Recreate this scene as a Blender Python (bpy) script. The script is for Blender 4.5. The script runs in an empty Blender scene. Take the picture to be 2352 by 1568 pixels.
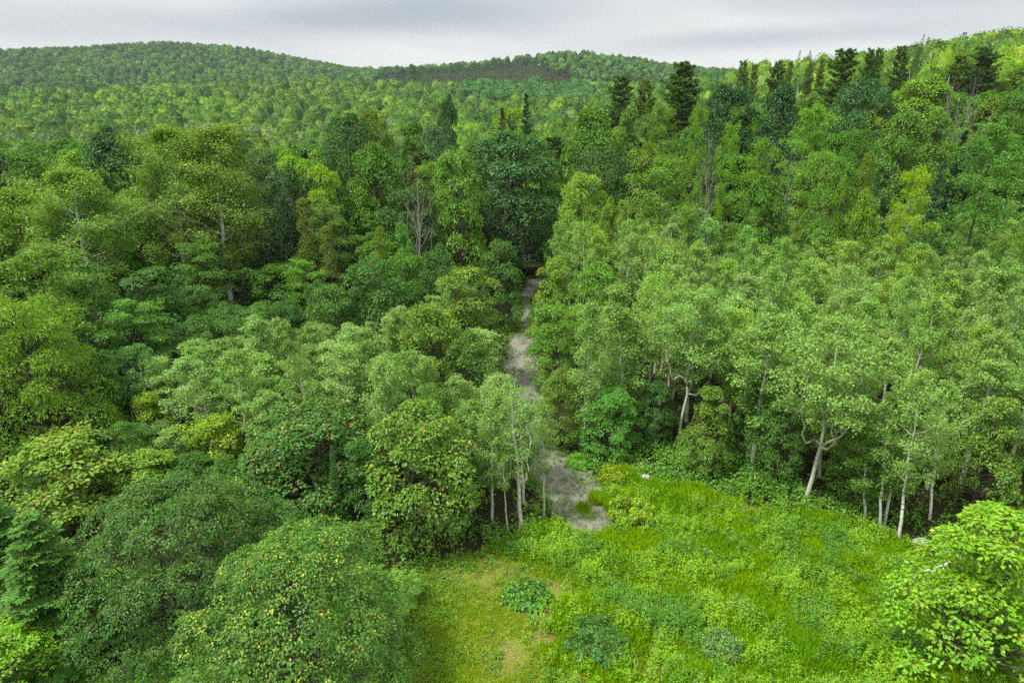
import bpy, math, random
import numpy as np
from mathutils import Vector
R = math.radians
scene = bpy.context.scene
COL = scene.collection
# ------------------------------------------------------------------ camera
cam_d = bpy.data.cameras.new('camera'); cam = bpy.data.objects.new('camera', cam_d); COL.objects.link(cam)
cam.location = (0, 0, 26); cam.rotation_euler = (R(90 - 20.7), 0, 0)
cam_d.sensor_width = 36; cam_d.lens = 36 * 1560 / 2352
cam_d.clip_start = 0.5; cam_d.clip_end = 12000
scene.camera = cam
# ------------------------------------------------------------------ sky
SUN_EL, SUN_AZ = 60, 248         # azimuth measured from +Y clockwise: high on the left, a little behind the camera
world = bpy.data.worlds.new('World'); scene.world = world; world.use_nodes = True
nt = world.node_tree; N = nt.nodes; L = nt.links; N.clear()
def nd(nt_, t, **kw):
    n = nt_.nodes.new(t)
    for a, b in kw.items():
        if a == 'op': n.operation = b
        else: setattr(n, a, b)
    return n
def math_(nt_, op, a, b=None, clamp=False):
    n = nt_.nodes.new('ShaderNodeMath'); n.operation = op; n.use_clamp = clamp
    for i, v in enumerate((a, b)):
        if v is None: continue
        if isinstance(v, (int, float)): n.inputs[i].default_value = v
        else: nt_.links.new(v, n.inputs[i])
    return n.outputs[0]
def mixc(nt_, f, a, b, mode='MIX'):
    n = nt_.nodes.new('ShaderNodeMix'); n.data_type = 'RGBA'; n.blend_type = mode
    for i, v in ((0, f), (6, a), (7, b)):
        if isinstance(v, (int, float)): n.inputs[i].default_value = v
        elif isinstance(v, tuple): n.inputs[i].default_value = v if len(v) == 4 else v + (1,)
        else: nt_.links.new(v, n.inputs[i])
    return n.outputs[2]
def ramp(nt_, fac, stops, interp='LINEAR'):
    n = nt_.nodes.new('ShaderNodeValToRGB'); n.color_ramp.interpolation = interp
    e = n.color_ramp.elements
    while len(e) < len(stops): e.new(0.5)
    for q, (p, c) in zip(e, stops):
        q.position = p; q.color = tuple(c) + (1,) if len(c) == 3 else c
    nt_.links.new(fac, n.inputs[0]); return n.outputs[0]
sky = nd(nt, 'ShaderNodeTexSky', sky_type='NISHITA', sun_disc=False)
sky.sun_elevation = R(SUN_EL); sky.sun_rotation = R(SUN_AZ); sky.altitude = 300; sky.air_density = 1.2; sky.dust_density = 2.5
bg_sky = nd(nt, 'ShaderNodeBackground'); bg_sky.inputs[1].default_value = 0.05; L.new(sky.outputs[0], bg_sky.inputs[0])
tc = nd(nt, 'ShaderNodeTexCoord'); sep = nd(nt, 'ShaderNodeSeparateXYZ'); L.new(tc.outputs['Generated'], sep.inputs[0])
az = math_(nt, 'ARCTAN2', sep.outputs[0], sep.outputs[1])       # radians, + to the right of +Y
el = math_(nt, 'ARCSINE', sep.outputs[2])
eld = math_(nt, 'MULTIPLY', el, 57.2958)
# overcast deck: stretched streaky noise in azimuth / elevation
cmb = nd(nt, 'ShaderNodeCombineXYZ')
L.new(math_(nt, 'MULTIPLY', az, 2.6), cmb.inputs[0])
tilt = math_(nt, 'SUBTRACT', math_(nt, 'MULTIPLY', eld, 0.30), math_(nt, 'MULTIPLY', az, -0.9))
L.new(tilt, cmb.inputs[1])
nz = nd(nt, 'ShaderNodeTexNoise'); nz.inputs['Scale'].default_value = 1.1; nz.inputs['Detail'].default_value = 6; nz.inputs['Roughness'].default_value = 0.45
nz.inputs['Distortion'].default_value = 0.5
L.new(cmb.outputs[0], nz.inputs['Vector'])
nzs = math_(nt, 'MULTIPLY', math_(nt, 'SUBTRACT', nz.outputs[0], 0.5), 1.0)
def blob(a0, e0, sa, se, slope=0.0):
    da = math_(nt, 'SUBTRACT', math_(nt, 'MULTIPLY', az, 57.2958), a0)
    de = math_(nt, 'SUBTRACT', math_(nt, 'SUBTRACT', eld, e0), math_(nt, 'MULTIPLY', da, slope))
    q = math_(nt, 'ADD', math_(nt, 'POWER', math_(nt, 'MULTIPLY', math_(nt, 'ABSOLUTE', da), 1 / sa), 2.0), math_(nt, 'POWER', math_(nt, 'MULTIPLY', math_(nt, 'ABSOLUTE', de), 1 / se), 2.0))
    return math_(nt, 'EXPONENT', math_(nt, 'MULTIPLY', q, -1.0))
dark = math_(nt, 'ADD', math_(nt, 'MULTIPLY', blob(-10, 4.9, 13, 1.5, 0.03), 0.62), math_(nt, 'MULTIPLY', blob(19, 3.1, 11, 0.8, 0.03), 0.45))
dark = math_(nt, 'ADD', dark, math_(nt, 'MULTIPLY', blob(-33, 3.6, 9, 1.1, 0.0), 0.12))
dark = math_(nt, 'ADD', dark, math_(nt, 'MULTIPLY', blob(30, 7.0, 26, 3.0, 0.0), 0.30))
dark = math_(nt, 'ADD', dark, math_(nt, 'MULTIPLY', nzs, 0.95))
dark = math_(nt, 'ADD', dark, 0.10, clamp=True)
col = ramp(nt, dark, [(0.0, (0.86, 0.87, 0.85)), (0.3, (0.66, 0.69, 0.72)), (0.62, (0.49, 0.545, 0.60)), (1.0, (0.38, 0.44, 0.51))])
hz = ramp(nt, math_(nt, 'MULTIPLY', eld, 1 / 3.2, clamp=True), [(0, (1, 1, 1)), (0.35, (0.6, 0.6, 0.6)), (1, (0, 0, 0))])
col = mixc(nt, math_(nt, 'MULTIPLY', hz, 0.62), col, (0.90, 0.91, 0.88))
gain = math_(nt, 'ADD', 0.56, math_(nt, 'MULTIPLY', math_(nt, 'MULTIPLY', math_(nt, 'SUBTRACT', eld, 8), 1 / 40, clamp=True), SKY_GAIN := 0.8))
col = mixc(nt, math_(nt, 'MULTIPLY', math_(nt, 'SUBTRACT', eld, 7), 1 / 15, clamp=True), col, (.72, .72, .69))
bg_cl = nd(nt, 'ShaderNodeBackground'); L.new(col, bg_cl.inputs[0]); L.new(gain, bg_cl.inputs[1])
msh = nd(nt, 'ShaderNodeMixShader'); msh.inputs[0].default_value = 0.93
L.new(bg_sky.outputs[0], msh.inputs[1]); L.new(bg_cl.outputs[0], msh.inputs[2])
wo = nd(nt, 'ShaderNodeOutputWorld'); L.new(msh.outputs[0], wo.inputs[0])
world.cycles.sampling_method = 'MANUAL'; world.cycles.sample_map_resolution = 512
# ------------------------------------------------------------------ sun (veiled by the overcast)
sl = bpy.data.lights.new('sun', 'SUN'); sl.energy = 3.0; sl.angle = R(8); sl.color = (1.0, 0.95, 0.86)
sun = bpy.data.objects.new('sun', sl); COL.objects.link(sun)
a_, e_ = R(SUN_AZ), R(SUN_EL)
sun.rotation_euler = Vector((math.sin(a_) * math.cos(e_), math.cos(a_) * math.cos(e_), math.sin(e_))).to_track_quat('Z', 'Y').to_euler()
# ------------------------------------------------------------------ exposure and sampling
vs = scene.view_settings; vs.view_transform = 'Standard'; vs.look = 'None'; vs.exposure = 0.92; vs.gamma = 1.0
cy = scene.cycles
cy.max_bounces = 5; cy.diffuse_bounces = 3; cy.glossy_bounces = 1; cy.transmission_bounces = 3; cy.volume_bounces = 0
cy.caustics_reflective = False; cy.caustics_refractive = False
cy.use_denoising = False; cy.denoiser = 'OPENIMAGEDENOISE'; cy.denoising_input_passes = 'RGB_ALBEDO_NORMAL'; cy.denoising_prefilter = 'ACCURATE'
cy.use_adaptive_sampling = True; cy.adaptive_threshold = 0.02
scene.render.use_persistent_data = False
TREES = [
('M',-9.3,24.0,9.9,8.0,'mid2','ye',-1,'broad maple with pale yellow shoot tips at the near edge of the meadow'),
('M',21.7,25.0,8.4,8.7,'lime2','or2',-1,'bright lobed-leaf maple filling the corner where the meadow meets the aspens'),
('M',-16.6,27.5,9.3,8.3,'dk2','or3',-1,'wide dark maple with faint pinkish top between the spruce and the pale-tipped maple'),
('G',-15.3,30.5,3.2,6.5,'limeg','',-1,'upright yellow-green birch rising out of the wide dark maple crown'),
('S',-21.4,25.5,6.0,8.1,'spr','',-1,'dark spruce with light green shoots beside the bracken at the near left'),
('S',-26.8,29.0,5.1,7.0,'spr','',-1,'dark spruce cut by the picture edge behind the near spruce'),
('M',-22.1,22.5,4.8,4.6,'lime2','',-1,'low bright green maple sapling in front of the near spruce'),
('M',-5.2,34.5,6.9,9.3,'limed','or',-1,'rounded maple covered in yellow-orange tips at the meadow edge'),
('M',-12.6,37.5,8.4,8.0,'dk2','or4',-1,'maple with reddish crown top behind the wide dark maple'),
('M',-9.1,35.2,4.4,6.5,'dk2','',-1,'dark green maple squeezed between the reddish and the orange-tipped maples'),
('M',-13.0,31.5,4.1,4.8,'mid2','',-1,'small mid-green maple in the dark gap behind the pale-tipped maple'),
('G',-26.7,36.0,6.1,6.2,'limeg','or5',-1,'yellow-green birch with dense leafy top behind the near spruce'),
('G',-22.6,36.5,3.8,4.8,'limeg','',-1,'yellow-green young birch just behind the wide dark maple'),
('G',-19.4,39.0,3.4,6.0,'limey','ye',-1,'slim birch with shiny yellow-green leaves left of the reddish-topped maple'),
('G',-25.7,43.0,2.5,5.8,'limey','',-1,'narrow yellowish birch standing alone among grey-green aspens'),
('M',-3.1,40.0,3.1,7.9,'mid2','or4',-1,'maple with red young leaves left of the gravel track'),
('S',-10.5,34.3,1.1,6.6,'spr2','',-1,'thin spruce tip poking out of the reddish-topped maple'),
('A',0.5,35.5,2.8,10.6,'asp','',-1,'slender see-through aspen standing against the gravel track'),
('A',-1.2,36.2,2.4,9.2,'asp','',-1,'grey-green aspen just left of the see-through aspen'),
('A',2.0,36.6,1.6,6.5,'asp','',-1,'short aspen with crooked white stem beside the gravel'),
('A',-2.7,37.5,2.4,7.7,'asp','',-1,'aspen with twin pale stems right of the orange-tipped maple'),
('A',-0.3,35.2,1.3,6.8,'asp','',-1,'thin aspen pole hugging the see-through aspen'),
('L',22.7,36.7,3.0,5.7,'midl','',-1,'leaning white-stemmed birch at the meadow edge, leftmost of the white stems'),
('L',23.0,35.6,2.8,9.3,'midl','',-1,'white-stemmed birch sharing its foot with an upright pole'),
('A',23.3,35.8,2.3,9.9,'asp2','',-1,'upright pale pole aspen sharing its foot with a leaning birch'),
('L',23.6,34.4,3.0,11.3,'asp2','',-1,'white-stemmed birch left of the bright corner maple, in front'),
('L',26.7,36.6,2.9,9.5,'asp2','',-1,'white-stemmed birch rising behind the bright corner maple'),
('X',19.5,38.5,6.7,13.1,'asp2','',-1,'big aspen with forked bare white limbs at the meadow edge'),
('X',12.9,46.5,6.0,12.3,'asp2','',-1,'aspen with tall bare forked white trunk in a dark gap'),
('A',9.0,47.5,4.5,12.2,'asp2','',-1,'straight tall aspen with long bare trunk behind bright saplings'),
('A',5.2,45.5,3.4,11.6,'asp2','',-1,'thin-trunked aspen at the right border of the gravel track'),
('M',7.2,44.5,4.0,5.8,'brt','',-1,'bright green drooping-leaved sapling below the straight tall aspen'),
('M',13.9,42.5,4.2,6.6,'limed','or',-1,'maple with yellowish leaves between the two forked aspens'),
('M',3.6,46.0,3.6,6.5,'limed','or',-1,'small maple with orange tips right beside the gravel track'),
('M',18.5,41.0,3.5,6.9,'mid2','',-1,'mid-green maple thicket at the foot of the forked aspen'),
('M',23.0,38.5,4.2,6.1,'limed','',-1,'leafy yellow-green maple behind the leaning white stems'),
('M',30.8,38.5,4.7,7.9,'limed','ye',-1,'dense maple with light tips above the bright corner maple'),
('M',17.1,43.0,3.4,7.0,'mid2','',-1,'shaded green maple in the dark front of the aspen stand'),
('M',10.9,46.5,3.0,5.4,'dk2','',-1,'dark low maple between the tall aspen trunks'),
('A',31.1,40.5,3.7,9.3,'asp2','',-1,'aspen with short bright trunk near the right picture edge'),
('A',17.1,42.0,4.4,11.9,'asp2','',-1,'leafy aspen between the gap aspen and the forked aspen'),
('M',3.8,56.0,5.1,8.5,'brt2','',-1,'rounded bright maple at the bend on the right of the gravel track'),
('M',4.3,66.0,5.7,10.0,'lime','or4',-1,'light green maple with rusty tips above the bend maple'),
('M',8.1,62.0,5.8,10.6,'brt2','',-1,'leafy maple at the near corner of the aspen stand'),
('B',7.7,80.0,5.9,16.9,'limeb','ye',-1,'narrow bright tree standing out in front of the dark forest'),
('M',10.8,76.0,3.4,14.4,'lime','or',-1,'pale tree with tan tips next to the bright narrow tree'),
('M',3.0,70.0,2.4,4.2,'dk','',-1,'dark bush-like tree closing the far end of the gravel track'),
('M',-3.8,57.0,8.2,11.5,'limed','or',-1,'large maple with pinkish top leaning over the gravel track'),
('M',-6.5,51.0,6.3,10.2,'limed','or',-1,'maple with tan tips left of the gravel track'),
('M',-3.3,48.5,4.4,8.5,'mid2','or',-1,'small maple with orange sprinkles above the red-leaved maple'),
('M',-12.8,62.0,7.4,11.2,'dk2','',-1,'dark dense maple left of the pinkish leaning maple'),
('M',-11.1,70.0,3.7,12.8,'brt','',-1,'small bright maple sticking up in front of the big dark oaks'),
('C',-13.4,68.0,2.5,12.6,'olive','',-1,'yellowish-green narrow tree beside the small bright maple'),
('M',-16.5,60.0,5.7,9.2,'mid2','',-1,'green maple at the top rim of the left aspen stand'),
('M',-7.6,66.0,4.8,11.3,'dk2','',-1,'shaded maple behind the pinkish leaning maple'),
('M',-1.2,72.0,4.7,10.7,'mid2','',-1,'mid-green tree over the far end of the gravel track'),
('I',-37.4,75.0,10.0,21.4,'birch','',-1,'giant birch with leaning white trunk, the left one of the pair'),
('I',-31.9,73.0,10.6,21.8,'birch','',-1,'giant birch with white branching trunk, the right one of the pair'),
('B',-29.0,80.0,6.1,19.4,'bluegr','',-1,'blue-green poplar right of the giant birches'),
('B',-22.9,81.0,6.5,17.7,'yel','',-1,'vivid yellow-green tree left of the central oaks'),
('C',-22.2,72.0,3.3,14.8,'rust','',-1,'brownish-green cedar below the vivid yellow tree'),
('C',-19.4,70.0,3.2,12.2,'rust','',-1,'thin brownish cedar with bare twigs right of the other cedar'),
('B',-21.6,92.0,8.6,22.7,'dk','',-1,'tall dark oak behind the vivid yellow tree'),
('B',-53.8,97.0,9.7,21.1,'dk','',-1,'dark spreading oak behind the left giant birch'),
('I',-42.8,66.0,9.8,18.2,'limeg','',-1,'light yellow-green birch with loose crown left of the giant birches'),
('B',-50.9,70.0,7.2,16.7,'lime','',-1,'pale lime tree cut by the left picture edge'),
('H',-37.3,52.0,8.7,14.0,'limeh','',-1,'flat-layered feathery-leaved tree at the left edge'),
('M',-32.6,60.0,8.4,10.7,'dk2','',-1,'dark maple in front of the giant birch trunks'),
('H',-30.9,53.0,6.1,9.7,'brth','',-1,'ash with drooping bright leaves in front of the dark front maple'),
('F',-32.1,42.0,8.7,13.5,'lime','',-1,'tall bright yellow-green beech at the left picture edge'),
('M',-36.9,57.0,5.7,11.8,'mid2','',-1,'mid-green maple between the layered tree and the dark front maple'),
('S',-36.2,49.0,1.3,12.0,'spr2','',-1,'small bluish spruce tip above the bright beech'),
('M',-31.3,39.0,3.7,4.4,'dk2','',-1,'shadowy maple under the bright beech'),
('B',-72.5,104.0,7.9,17.2,'mid','',-1,'rounded green crown above the pale lime tree'),
('B',-55.9,90.0,5.1,16.8,'dk','',-1,'dark round crown behind the loose light birch'),
('S',-27.7,68.0,3.2,7.2,'sprd','',-1,'dark spruce between the birch trunks and the aspen stand'),
('S',-25.8,74.0,2.4,9.5,'sprd','',-1,'dark narrow spruce left of the brownish cedar'),
('B',-0.6,89.0,14.8,20.4,'dkb','',-1,'huge dome-shaped dark maple in the centre'),
('M',-6.5,80.0,7.6,19.7,'brt2','',-1,'yellow-green maple leaning on the huge dome maple'),
('B',-16.0,84.0,7.4,19.5,'mid','',-1,'rounded oak with soft crown right of the vivid yellow tree'),
('B',-10.7,79.0,7.6,15.5,'dk','',-1,'dark oak below the bare grey branches'),
('D',-10.2,72.0,4.4,17.7,'bark','',-1,'dead tree with a fan of bare grey branches'),
('B',-11.8,112.0,6.3,21.7,'bluegr','',-1,'grey-green crown behind the huge dome maple'),
('B',-17.2,112.0,7.7,22.6,'mid','',-1,'green crown between the tall dark oak and the grey-green crown'),
('B',-20.6,104.0,6.5,23.3,'olive','',-1,'olive-green crown above the soft-crowned oak'),
('B',-15.3,165.0,5.6,29.5,'dk','',-1,'dark tree with one bare limb in the middle distance'),
('S',2.3,122.0,4.7,26.3,'sprd','',-1,'tall spruce rising above the huge dome maple'),
('S',-1.5,116.0,4.0,24.0,'rust2','',-1,'brownish spruce left of the tall spruce'),
('B',-0.3,140.0,8.6,26.2,'lime','',-1,'lime crown peeking between two spruces'),
('B',12.1,108.0,9.4,23.0,'mid','',-1,'broad green crown right of the tall spruce'),
('B',17.8,108.0,7.4,23.4,'midb','',-1,'green crown above the bright narrow tree'),
('B',11.9,92.0,8.7,18.2,'dk','',-1,'dark shaded oak behind the bright narrow tree'),
('B',16.9,90.0,6.3,18.9,'olive','',-1,'olive crown with white stem in the dark forest edge'),
('H',21.2,98.0,5.8,23.4,'limeh','',-1,'light ash crown left of the big dark oaks'),
('H',17.2,78.0,8.5,18.2,'limeh','',-1,'layered pale tree left of the pale snag'),
('P',23.8,160.0,9.9,27.0,'pine','',-1,'dark pine with ragged top in the middle distance'),
('P',29.8,160.0,6.5,25.3,'pine2','',-1,'olive pine right of the ragged pine'),
('P',30.9,132.0,11.3,27.6,'pine','',-1,'broad dark pine left of the big dark oaks'),
('B',31.2,103.0,10.1,26.5,'dkk','',-1,'big very dark oak crown, left one of two on the slope'),
('B',38.7,101.0,8.1,25.8,'dkk','',-1,'big very dark oak crown, right one of two on the slope'),
('H',35.1,84.0,6.8,23.8,'ash','',-1,'flat-topped ash with bare lower trunk'),
('H',21.9,84.0,3.1,23.7,'ash','',-1,'slender ash with long bare stem and small top'),
('H',25.2,80.0,3.3,21.6,'ash','',-1,'small-topped ash right of the pale snag'),
('H',26.9,77.0,4.1,20.6,'ash','',-1,'yellow-green ash with rounded top left of the grey snag'),
('D',21.9,77.0,3.4,20.5,'bark','',-1,'tall pale snag with forked dead limbs'),
('D',30.0,76.0,2.2,20.0,'bark','',-1,'short grey snag under the flat-topped ash'),
('B',48.9,118.0,8.7,23.3,'midb','',-1,'light green crown behind the flat-topped ash'),
('B',56.1,116.0,9.9,24.6,'dkb','',-1,'dark round crown right of the big dark oaks'),
('B',75.7,135.0,13.1,20.9,'lime','',-1,'lime-green wide crown high on the right slope'),
('B',44.9,92.0,5.5,21.3,'mid','',-1,'green crown right of the flat-topped ash'),
('B',52.2,96.0,6.9,22.8,'midb','',-1,'mid-green crown in the middle of the right slope'),
('B',55.4,92.0,8.3,23.3,'midb','',-1,'tall leafy crown left of the big light ash'),
('B',34.5,75.0,5.5,18.7,'midb','',-1,'light green tree below the flat-topped ash'),
('B',27.4,71.0,5.2,17.8,'mid','',-1,'yellow-flecked tree just above the aspen stand'),
('H',41.0,71.0,4.3,18.1,'yelh','',-1,'bright yellow layered tree above the aspen stand'),
('M',34.3,72.0,2.8,17.2,'lime','',-1,'small yellow-green crown below the light lower tree'),
('S',46.0,75.0,3.4,18.3,'sprb','',-1,'bluish spruce right of the bright yellow layered tree'),
('S',50.9,80.0,3.8,21.4,'sprd','',-1,'tall dark spruce with bare trunk left of the big light ash'),
('C',38.9,76.0,2.9,19.2,'olive','',-1,'slim cedar-like tree left of the bright yellow layered tree'),
('S',39.7,75.0,2.2,17.7,'sprb','',-1,'small blue-grey spruce beside the slim cedar'),
('M',35.6,69.0,3.8,16.7,'lime','',-1,'lime maple at the upper rim of the aspen stand'),
('H',47.2,70.0,7.5,22.4,'brth','',-1,'big light ash with pale trunk at the right edge'),
('B',77.7,110.0,7.4,22.7,'mid','',-1,'green crown cut by the right picture edge'),
('P',64.0,142.0,9.8,25.8,'pine','',-1,'tallest ragged pine on the right skyline'),
('P',76.7,158.0,4.6,23.5,'pine','',-1,'thin pine right of the tallest skyline pine'),
('P',80.8,162.0,3.9,22.9,'pine','',-1,'spiky pine top just right of the thin skyline pine'),
('P',91.4,172.0,6.2,21.5,'pine','',-1,'pointed pine on the slope skyline'),
('P',62.5,170.0,6.2,24.0,'pine','',-1,'dark pointed pine left of the tallest skyline pine'),
('P',55.7,178.0,5.2,25.5,'pine2','',-1,'small pointed pine at the left end of the skyline conifers'),
('P',69.2,182.0,3.5,23.4,'pine2','',-1,'tiny pine tip beside the dark pointed pine'),
('P',73.0,180.0,3.8,22.3,'pine2','',-1,'tiny olive pine left of the tallest skyline pine'),
('P',74.8,176.0,3.7,22.7,'pine2','',-1,'narrow pine tip close left of the tallest skyline pine'),
('P',60.3,182.0,3.8,24.2,'pine2','',-1,'short pine tip between the end skyline pine and the left pointed pine'),
('P',96.3,150.0,10.2,19.6,'pine','',-1,'wide dark pine high on the right slope'),
('P',92.3,150.0,7.3,19.3,'pine2','',-1,'olive pine left of the wide slope pine'),
('D',72.2,118.0,4.3,23.1,'bark','',-1,'dead crown of pale twigs on the right slope, left of two'),
('D',75.5,118.0,4.0,22.9,'bark','',-1,'dead crown of pale twigs on the right slope, right of two'),
('B',-118.1,880.0,18.9,44.2,'dk','',-1,'lone rounded tree standing above the saddle between the two hills'),
('A',25.0,46.1,2.6,9.7,'asp2','',0,'soft green aspen, third one behind the leafy back maple'),
('A',46.1,87.1,3.5,12.7,'asp2','',0,'soft green aspen, second one in front of the green mid crown'),
('A',32.8,80.6,2.9,10.3,'asp2','',0,'soft green aspen, second one in front of the flat-topped ash'),
('A',24.6,61.0,2.6,12.8,'asp2','',0,'soft green aspen, sixth one in front of the flecked tree'),
('A',17.3,50.8,4.2,10.5,'asp2','',0,'soft green aspen just right of the gap aspen'),
('A',39.1,80.1,3.7,10.1,'aspl','',0,'light yellowish aspen behind the slim cedar'),
('A',38.1,67.5,3.0,11.8,'aspl','',0,'light yellowish aspen just right of the rim lime maple'),
('A',20.8,57.8,4.2,10.2,'asp3','',0,'pale silvery green aspen, fourth one behind the gap aspen'),
('A',8.4,51.0,2.8,9.0,'asp2','',0,'soft green aspen behind the straight tall aspen, the closest such'),
('A',48.7,63.8,3.3,9.1,'aspl','',0,'light yellowish aspen in front of the big light ash, the closest such'),
('A',9.6,57.4,2.3,7.4,'asp2','',0,'soft green aspen, second one in front of the stand-corner maple'),
('A',14.5,62.9,2.8,9.5,'asp2','',0,'soft green aspen, third one just right of the stand-corner maple'),
('A',21.9,64.8,2.6,10.1,'aspl','',0,'light yellowish aspen in front of the flecked tree, the closest such'),
('A',57.9,80.7,3.2,11.1,'asp2','',0,'soft green aspen, third one just right of the tall dark spruce'),
('A',9.0,65.9,2.4,9.0,'asp2','',0,'soft green aspen behind the stand-corner maple, the closest such'),
('A',55.0,70.4,4.1,8.9,'aspl','',0,'light yellowish aspen, third one just right of the big light ash'),
('A',34.2,62.7,3.3,11.3,'asp2','',0,'soft green aspen in front of the rim lime maple, the closest such'),
('A',67.1,83.4,3.0,10.8,'asp2','',0,'soft green aspen, fourth one just right of the leafy slope crown'),
('A',16.7,46.6,3.7,10.8,'aspl','',0,'light yellowish aspen behind the shaded maple, the closest such'),
('A',34.2,40.9,3.7,10.3,'asp2','',0,'soft green aspen just right of the edge aspen, the closest such'),
('A',22.4,79.8,3.7,12.3,'asp3','',0,'pale silvery green aspen behind the tall pale snag'),
('A',52.3,69.6,3.4,12.0,'aspl','',0,'light yellowish aspen, second one just right of the big light ash'),
('A',13.8,60.3,3.8,12.0,'asp2','',0,'soft green aspen just right of the stand-corner maple, the closest such'),
('A',55.1,81.7,2.8,12.1,'asp2','',0,'soft green aspen, second one just right of the tall dark spruce'),
('A',28.3,52.5,4.2,10.6,'asp3','',0,'pale silvery green aspen, third one behind the edge aspen'),
('A',28.8,87.4,3.3,9.2,'asp3','',0,'pale silvery green aspen just left of the flat-topped ash'),
('A',50.1,75.5,2.6,12.2,'asp2','',0,'soft green aspen, second one in front of the tall dark spruce'),
('A',52.3,87.1,2.5,12.9,'aspl','',0,'light yellowish aspen in front of the leafy slope crown'),
('A',56.7,85.5,3.5,11.3,'asp2','',0,'soft green aspen, second one in front of the leafy slope crown'),
('A',24.4,75.7,2.4,11.0,'asp2','',0,'soft green aspen just right of the tall pale snag'),
('A',24.5,53.7,2.9,11.2,'asp2','',0,'soft green aspen, third one behind the shaded maple'),
('A',15.0,81.5,2.6,11.3,'asp2','',0,'soft green aspen behind the pale layered tree'),
('A',27.6,60.1,3.9,10.8,'aspl','',0,'light yellowish aspen, second one in front of the flecked tree'),
('A',30.8,69.0,3.4,9.9,'asp2','',0,'soft green aspen just right of the flecked tree'),
('A',16.8,69.1,4.2,12.4,'asp3','',0,'pale silvery green aspen, second one in front of the pale layered tree'),
('A',62.7,86.2,2.7,12.2,'asp2','',0,'soft green aspen just right of the leafy slope crown, the closest such'),
('A',18.8,63.5,2.5,9.8,'asp3','',0,'pale silvery green aspen, second one just left of the flecked tree'),
('A',33.4,54.3,3.2,10.5,'asp3','',0,'pale silvery green aspen, fourth one behind the edge aspen'),
('A',36.9,59.7,3.3,10.2,'asp2','',0,'soft green aspen, fourth one in front of the rim lime maple'),
('A',28.6,63.1,2.5,10.9,'asp2','',0,'soft green aspen, third one in front of the flecked tree'),
('A',39.2,49.8,3.0,10.8,'asp3','',0,'pale silvery green aspen, second one behind the edge aspen'),
('A',27.6,43.5,2.9,12.5,'asp2','',0,'soft green aspen just left of the edge aspen'),
('A',68.1,86.7,2.8,9.0,'asp3','',0,'pale silvery green aspen just right of the leafy slope crown'),
('A',29.1,82.8,2.8,10.1,'asp2','',0,'soft green aspen just right of the small-topped ash'),
('A',42.8,60.9,2.7,11.8,'asp3','',0,'pale silvery green aspen in front of the bright yellow layered tree'),
('A',16.2,55.4,2.9,9.6,'asp2','',0,'soft green aspen behind the gap aspen, the closest such'),
('A',45.8,56.6,2.5,10.1,'asp3','',0,'pale silvery green aspen in front of the big light ash'),
('A',11.3,54.0,3.3,10.4,'aspl','',0,'light yellowish aspen behind the straight tall aspen'),
('A',8.9,74.5,2.6,11.4,'aspl','',0,'light yellowish aspen just left of the tan-tipped tree'),
('A',6.7,75.1,3.4,11.7,'asp2','',0,'soft green aspen in front of the bright narrow tree'),
('A',48.4,85.1,2.6,11.4,'asp2','',0,'soft green aspen, fourth one behind the tall dark spruce'),
('A',23.0,45.9,2.9,11.8,'asp2','',0,'soft green aspen, second one behind the leafy back maple'),
('A',19.2,83.3,3.8,9.6,'asp2','',0,'soft green aspen just left of the slender ash'),
('A',23.8,68.4,2.9,12.5,'asp2','',0,'soft green aspen, second one just left of the flecked tree'),
('A',44.0,75.4,2.4,11.1,'asp2','',0,'soft green aspen just left of the bluish spruce'),
('A',64.7,82.3,3.1,12.9,'asp2','',0,'soft green aspen, third one just right of the leafy slope crown'),
('A',34.8,48.7,2.6,9.9,'asp3','',0,'pale silvery green aspen behind the edge aspen, the closest such'),
('A',41.7,54.8,2.7,10.4,'asp2','',0,'soft green aspen, eighth one in front of the rim lime maple'),
('A',36.1,44.8,2.5,9.9,'asp2','',0,'soft green aspen, second one just right of the edge aspen'),
('A',26.0,56.8,3.9,12.0,'asp2','',0,'soft green aspen, eighth one in front of the flecked tree'),
('A',15.0,71.2,3.8,9.0,'asp2','',0,'soft green aspen, second one in front of the tan-tipped tree'),
('A',11.9,73.9,2.5,10.0,'aspl','',0,'light yellowish aspen in front of the tan-tipped tree'),
('A',21.7,48.3,2.9,10.0,'asp3','',0,'pale silvery green aspen behind the shaded maple'),
('A',29.2,79.5,2.8,11.9,'asp3','',0,'pale silvery green aspen behind the short grey snag'),
('A',14.5,57.1,3.2,11.4,'asp3','',0,'pale silvery green aspen just right of the stand-corner maple'),
('A',59.5,83.4,3.2,9.3,'asp2','',0,'soft green aspen, fourth one in front of the leafy slope crown'),
('A',37.3,87.9,4.2,10.4,'aspl','',0,'light yellowish aspen behind the flat-topped ash'),
('A',6.0,71.9,2.6,10.0,'asp3','',0,'pale silvery green aspen just right of the track-end tree'),
('A',19.5,86.3,3.8,11.7,'asp3','',0,'pale silvery green aspen just left of the slender ash'),
('A',24.6,43.4,2.4,9.0,'aspl','',0,'light yellowish aspen, second one behind the leafy back maple'),
('A',5.9,49.3,2.8,7.1,'asp3','',0,'pale silvery green aspen behind the track-side aspen'),
('A',64.0,78.8,2.8,10.1,'aspl','',0,'light yellowish aspen, third one just right of the tall dark spruce'),
('A',40.3,59.1,3.3,9.0,'asp3','',0,'pale silvery green aspen, second one in front of the rim lime maple'),
('A',25.9,62.6,2.9,12.6,'asp2','',0,'soft green aspen, fourth one in front of the flecked tree'),
('A',26.5,85.3,4.2,10.2,'asp2','',0,'soft green aspen behind the small-topped ash'),
('A',35.0,56.6,3.0,12.6,'aspl','',0,'light yellowish aspen, fourth one in front of the rim lime maple'),
('A',53.4,67.5,2.9,10.4,'asp2','',0,'soft green aspen just right of the big light ash'),
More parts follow.
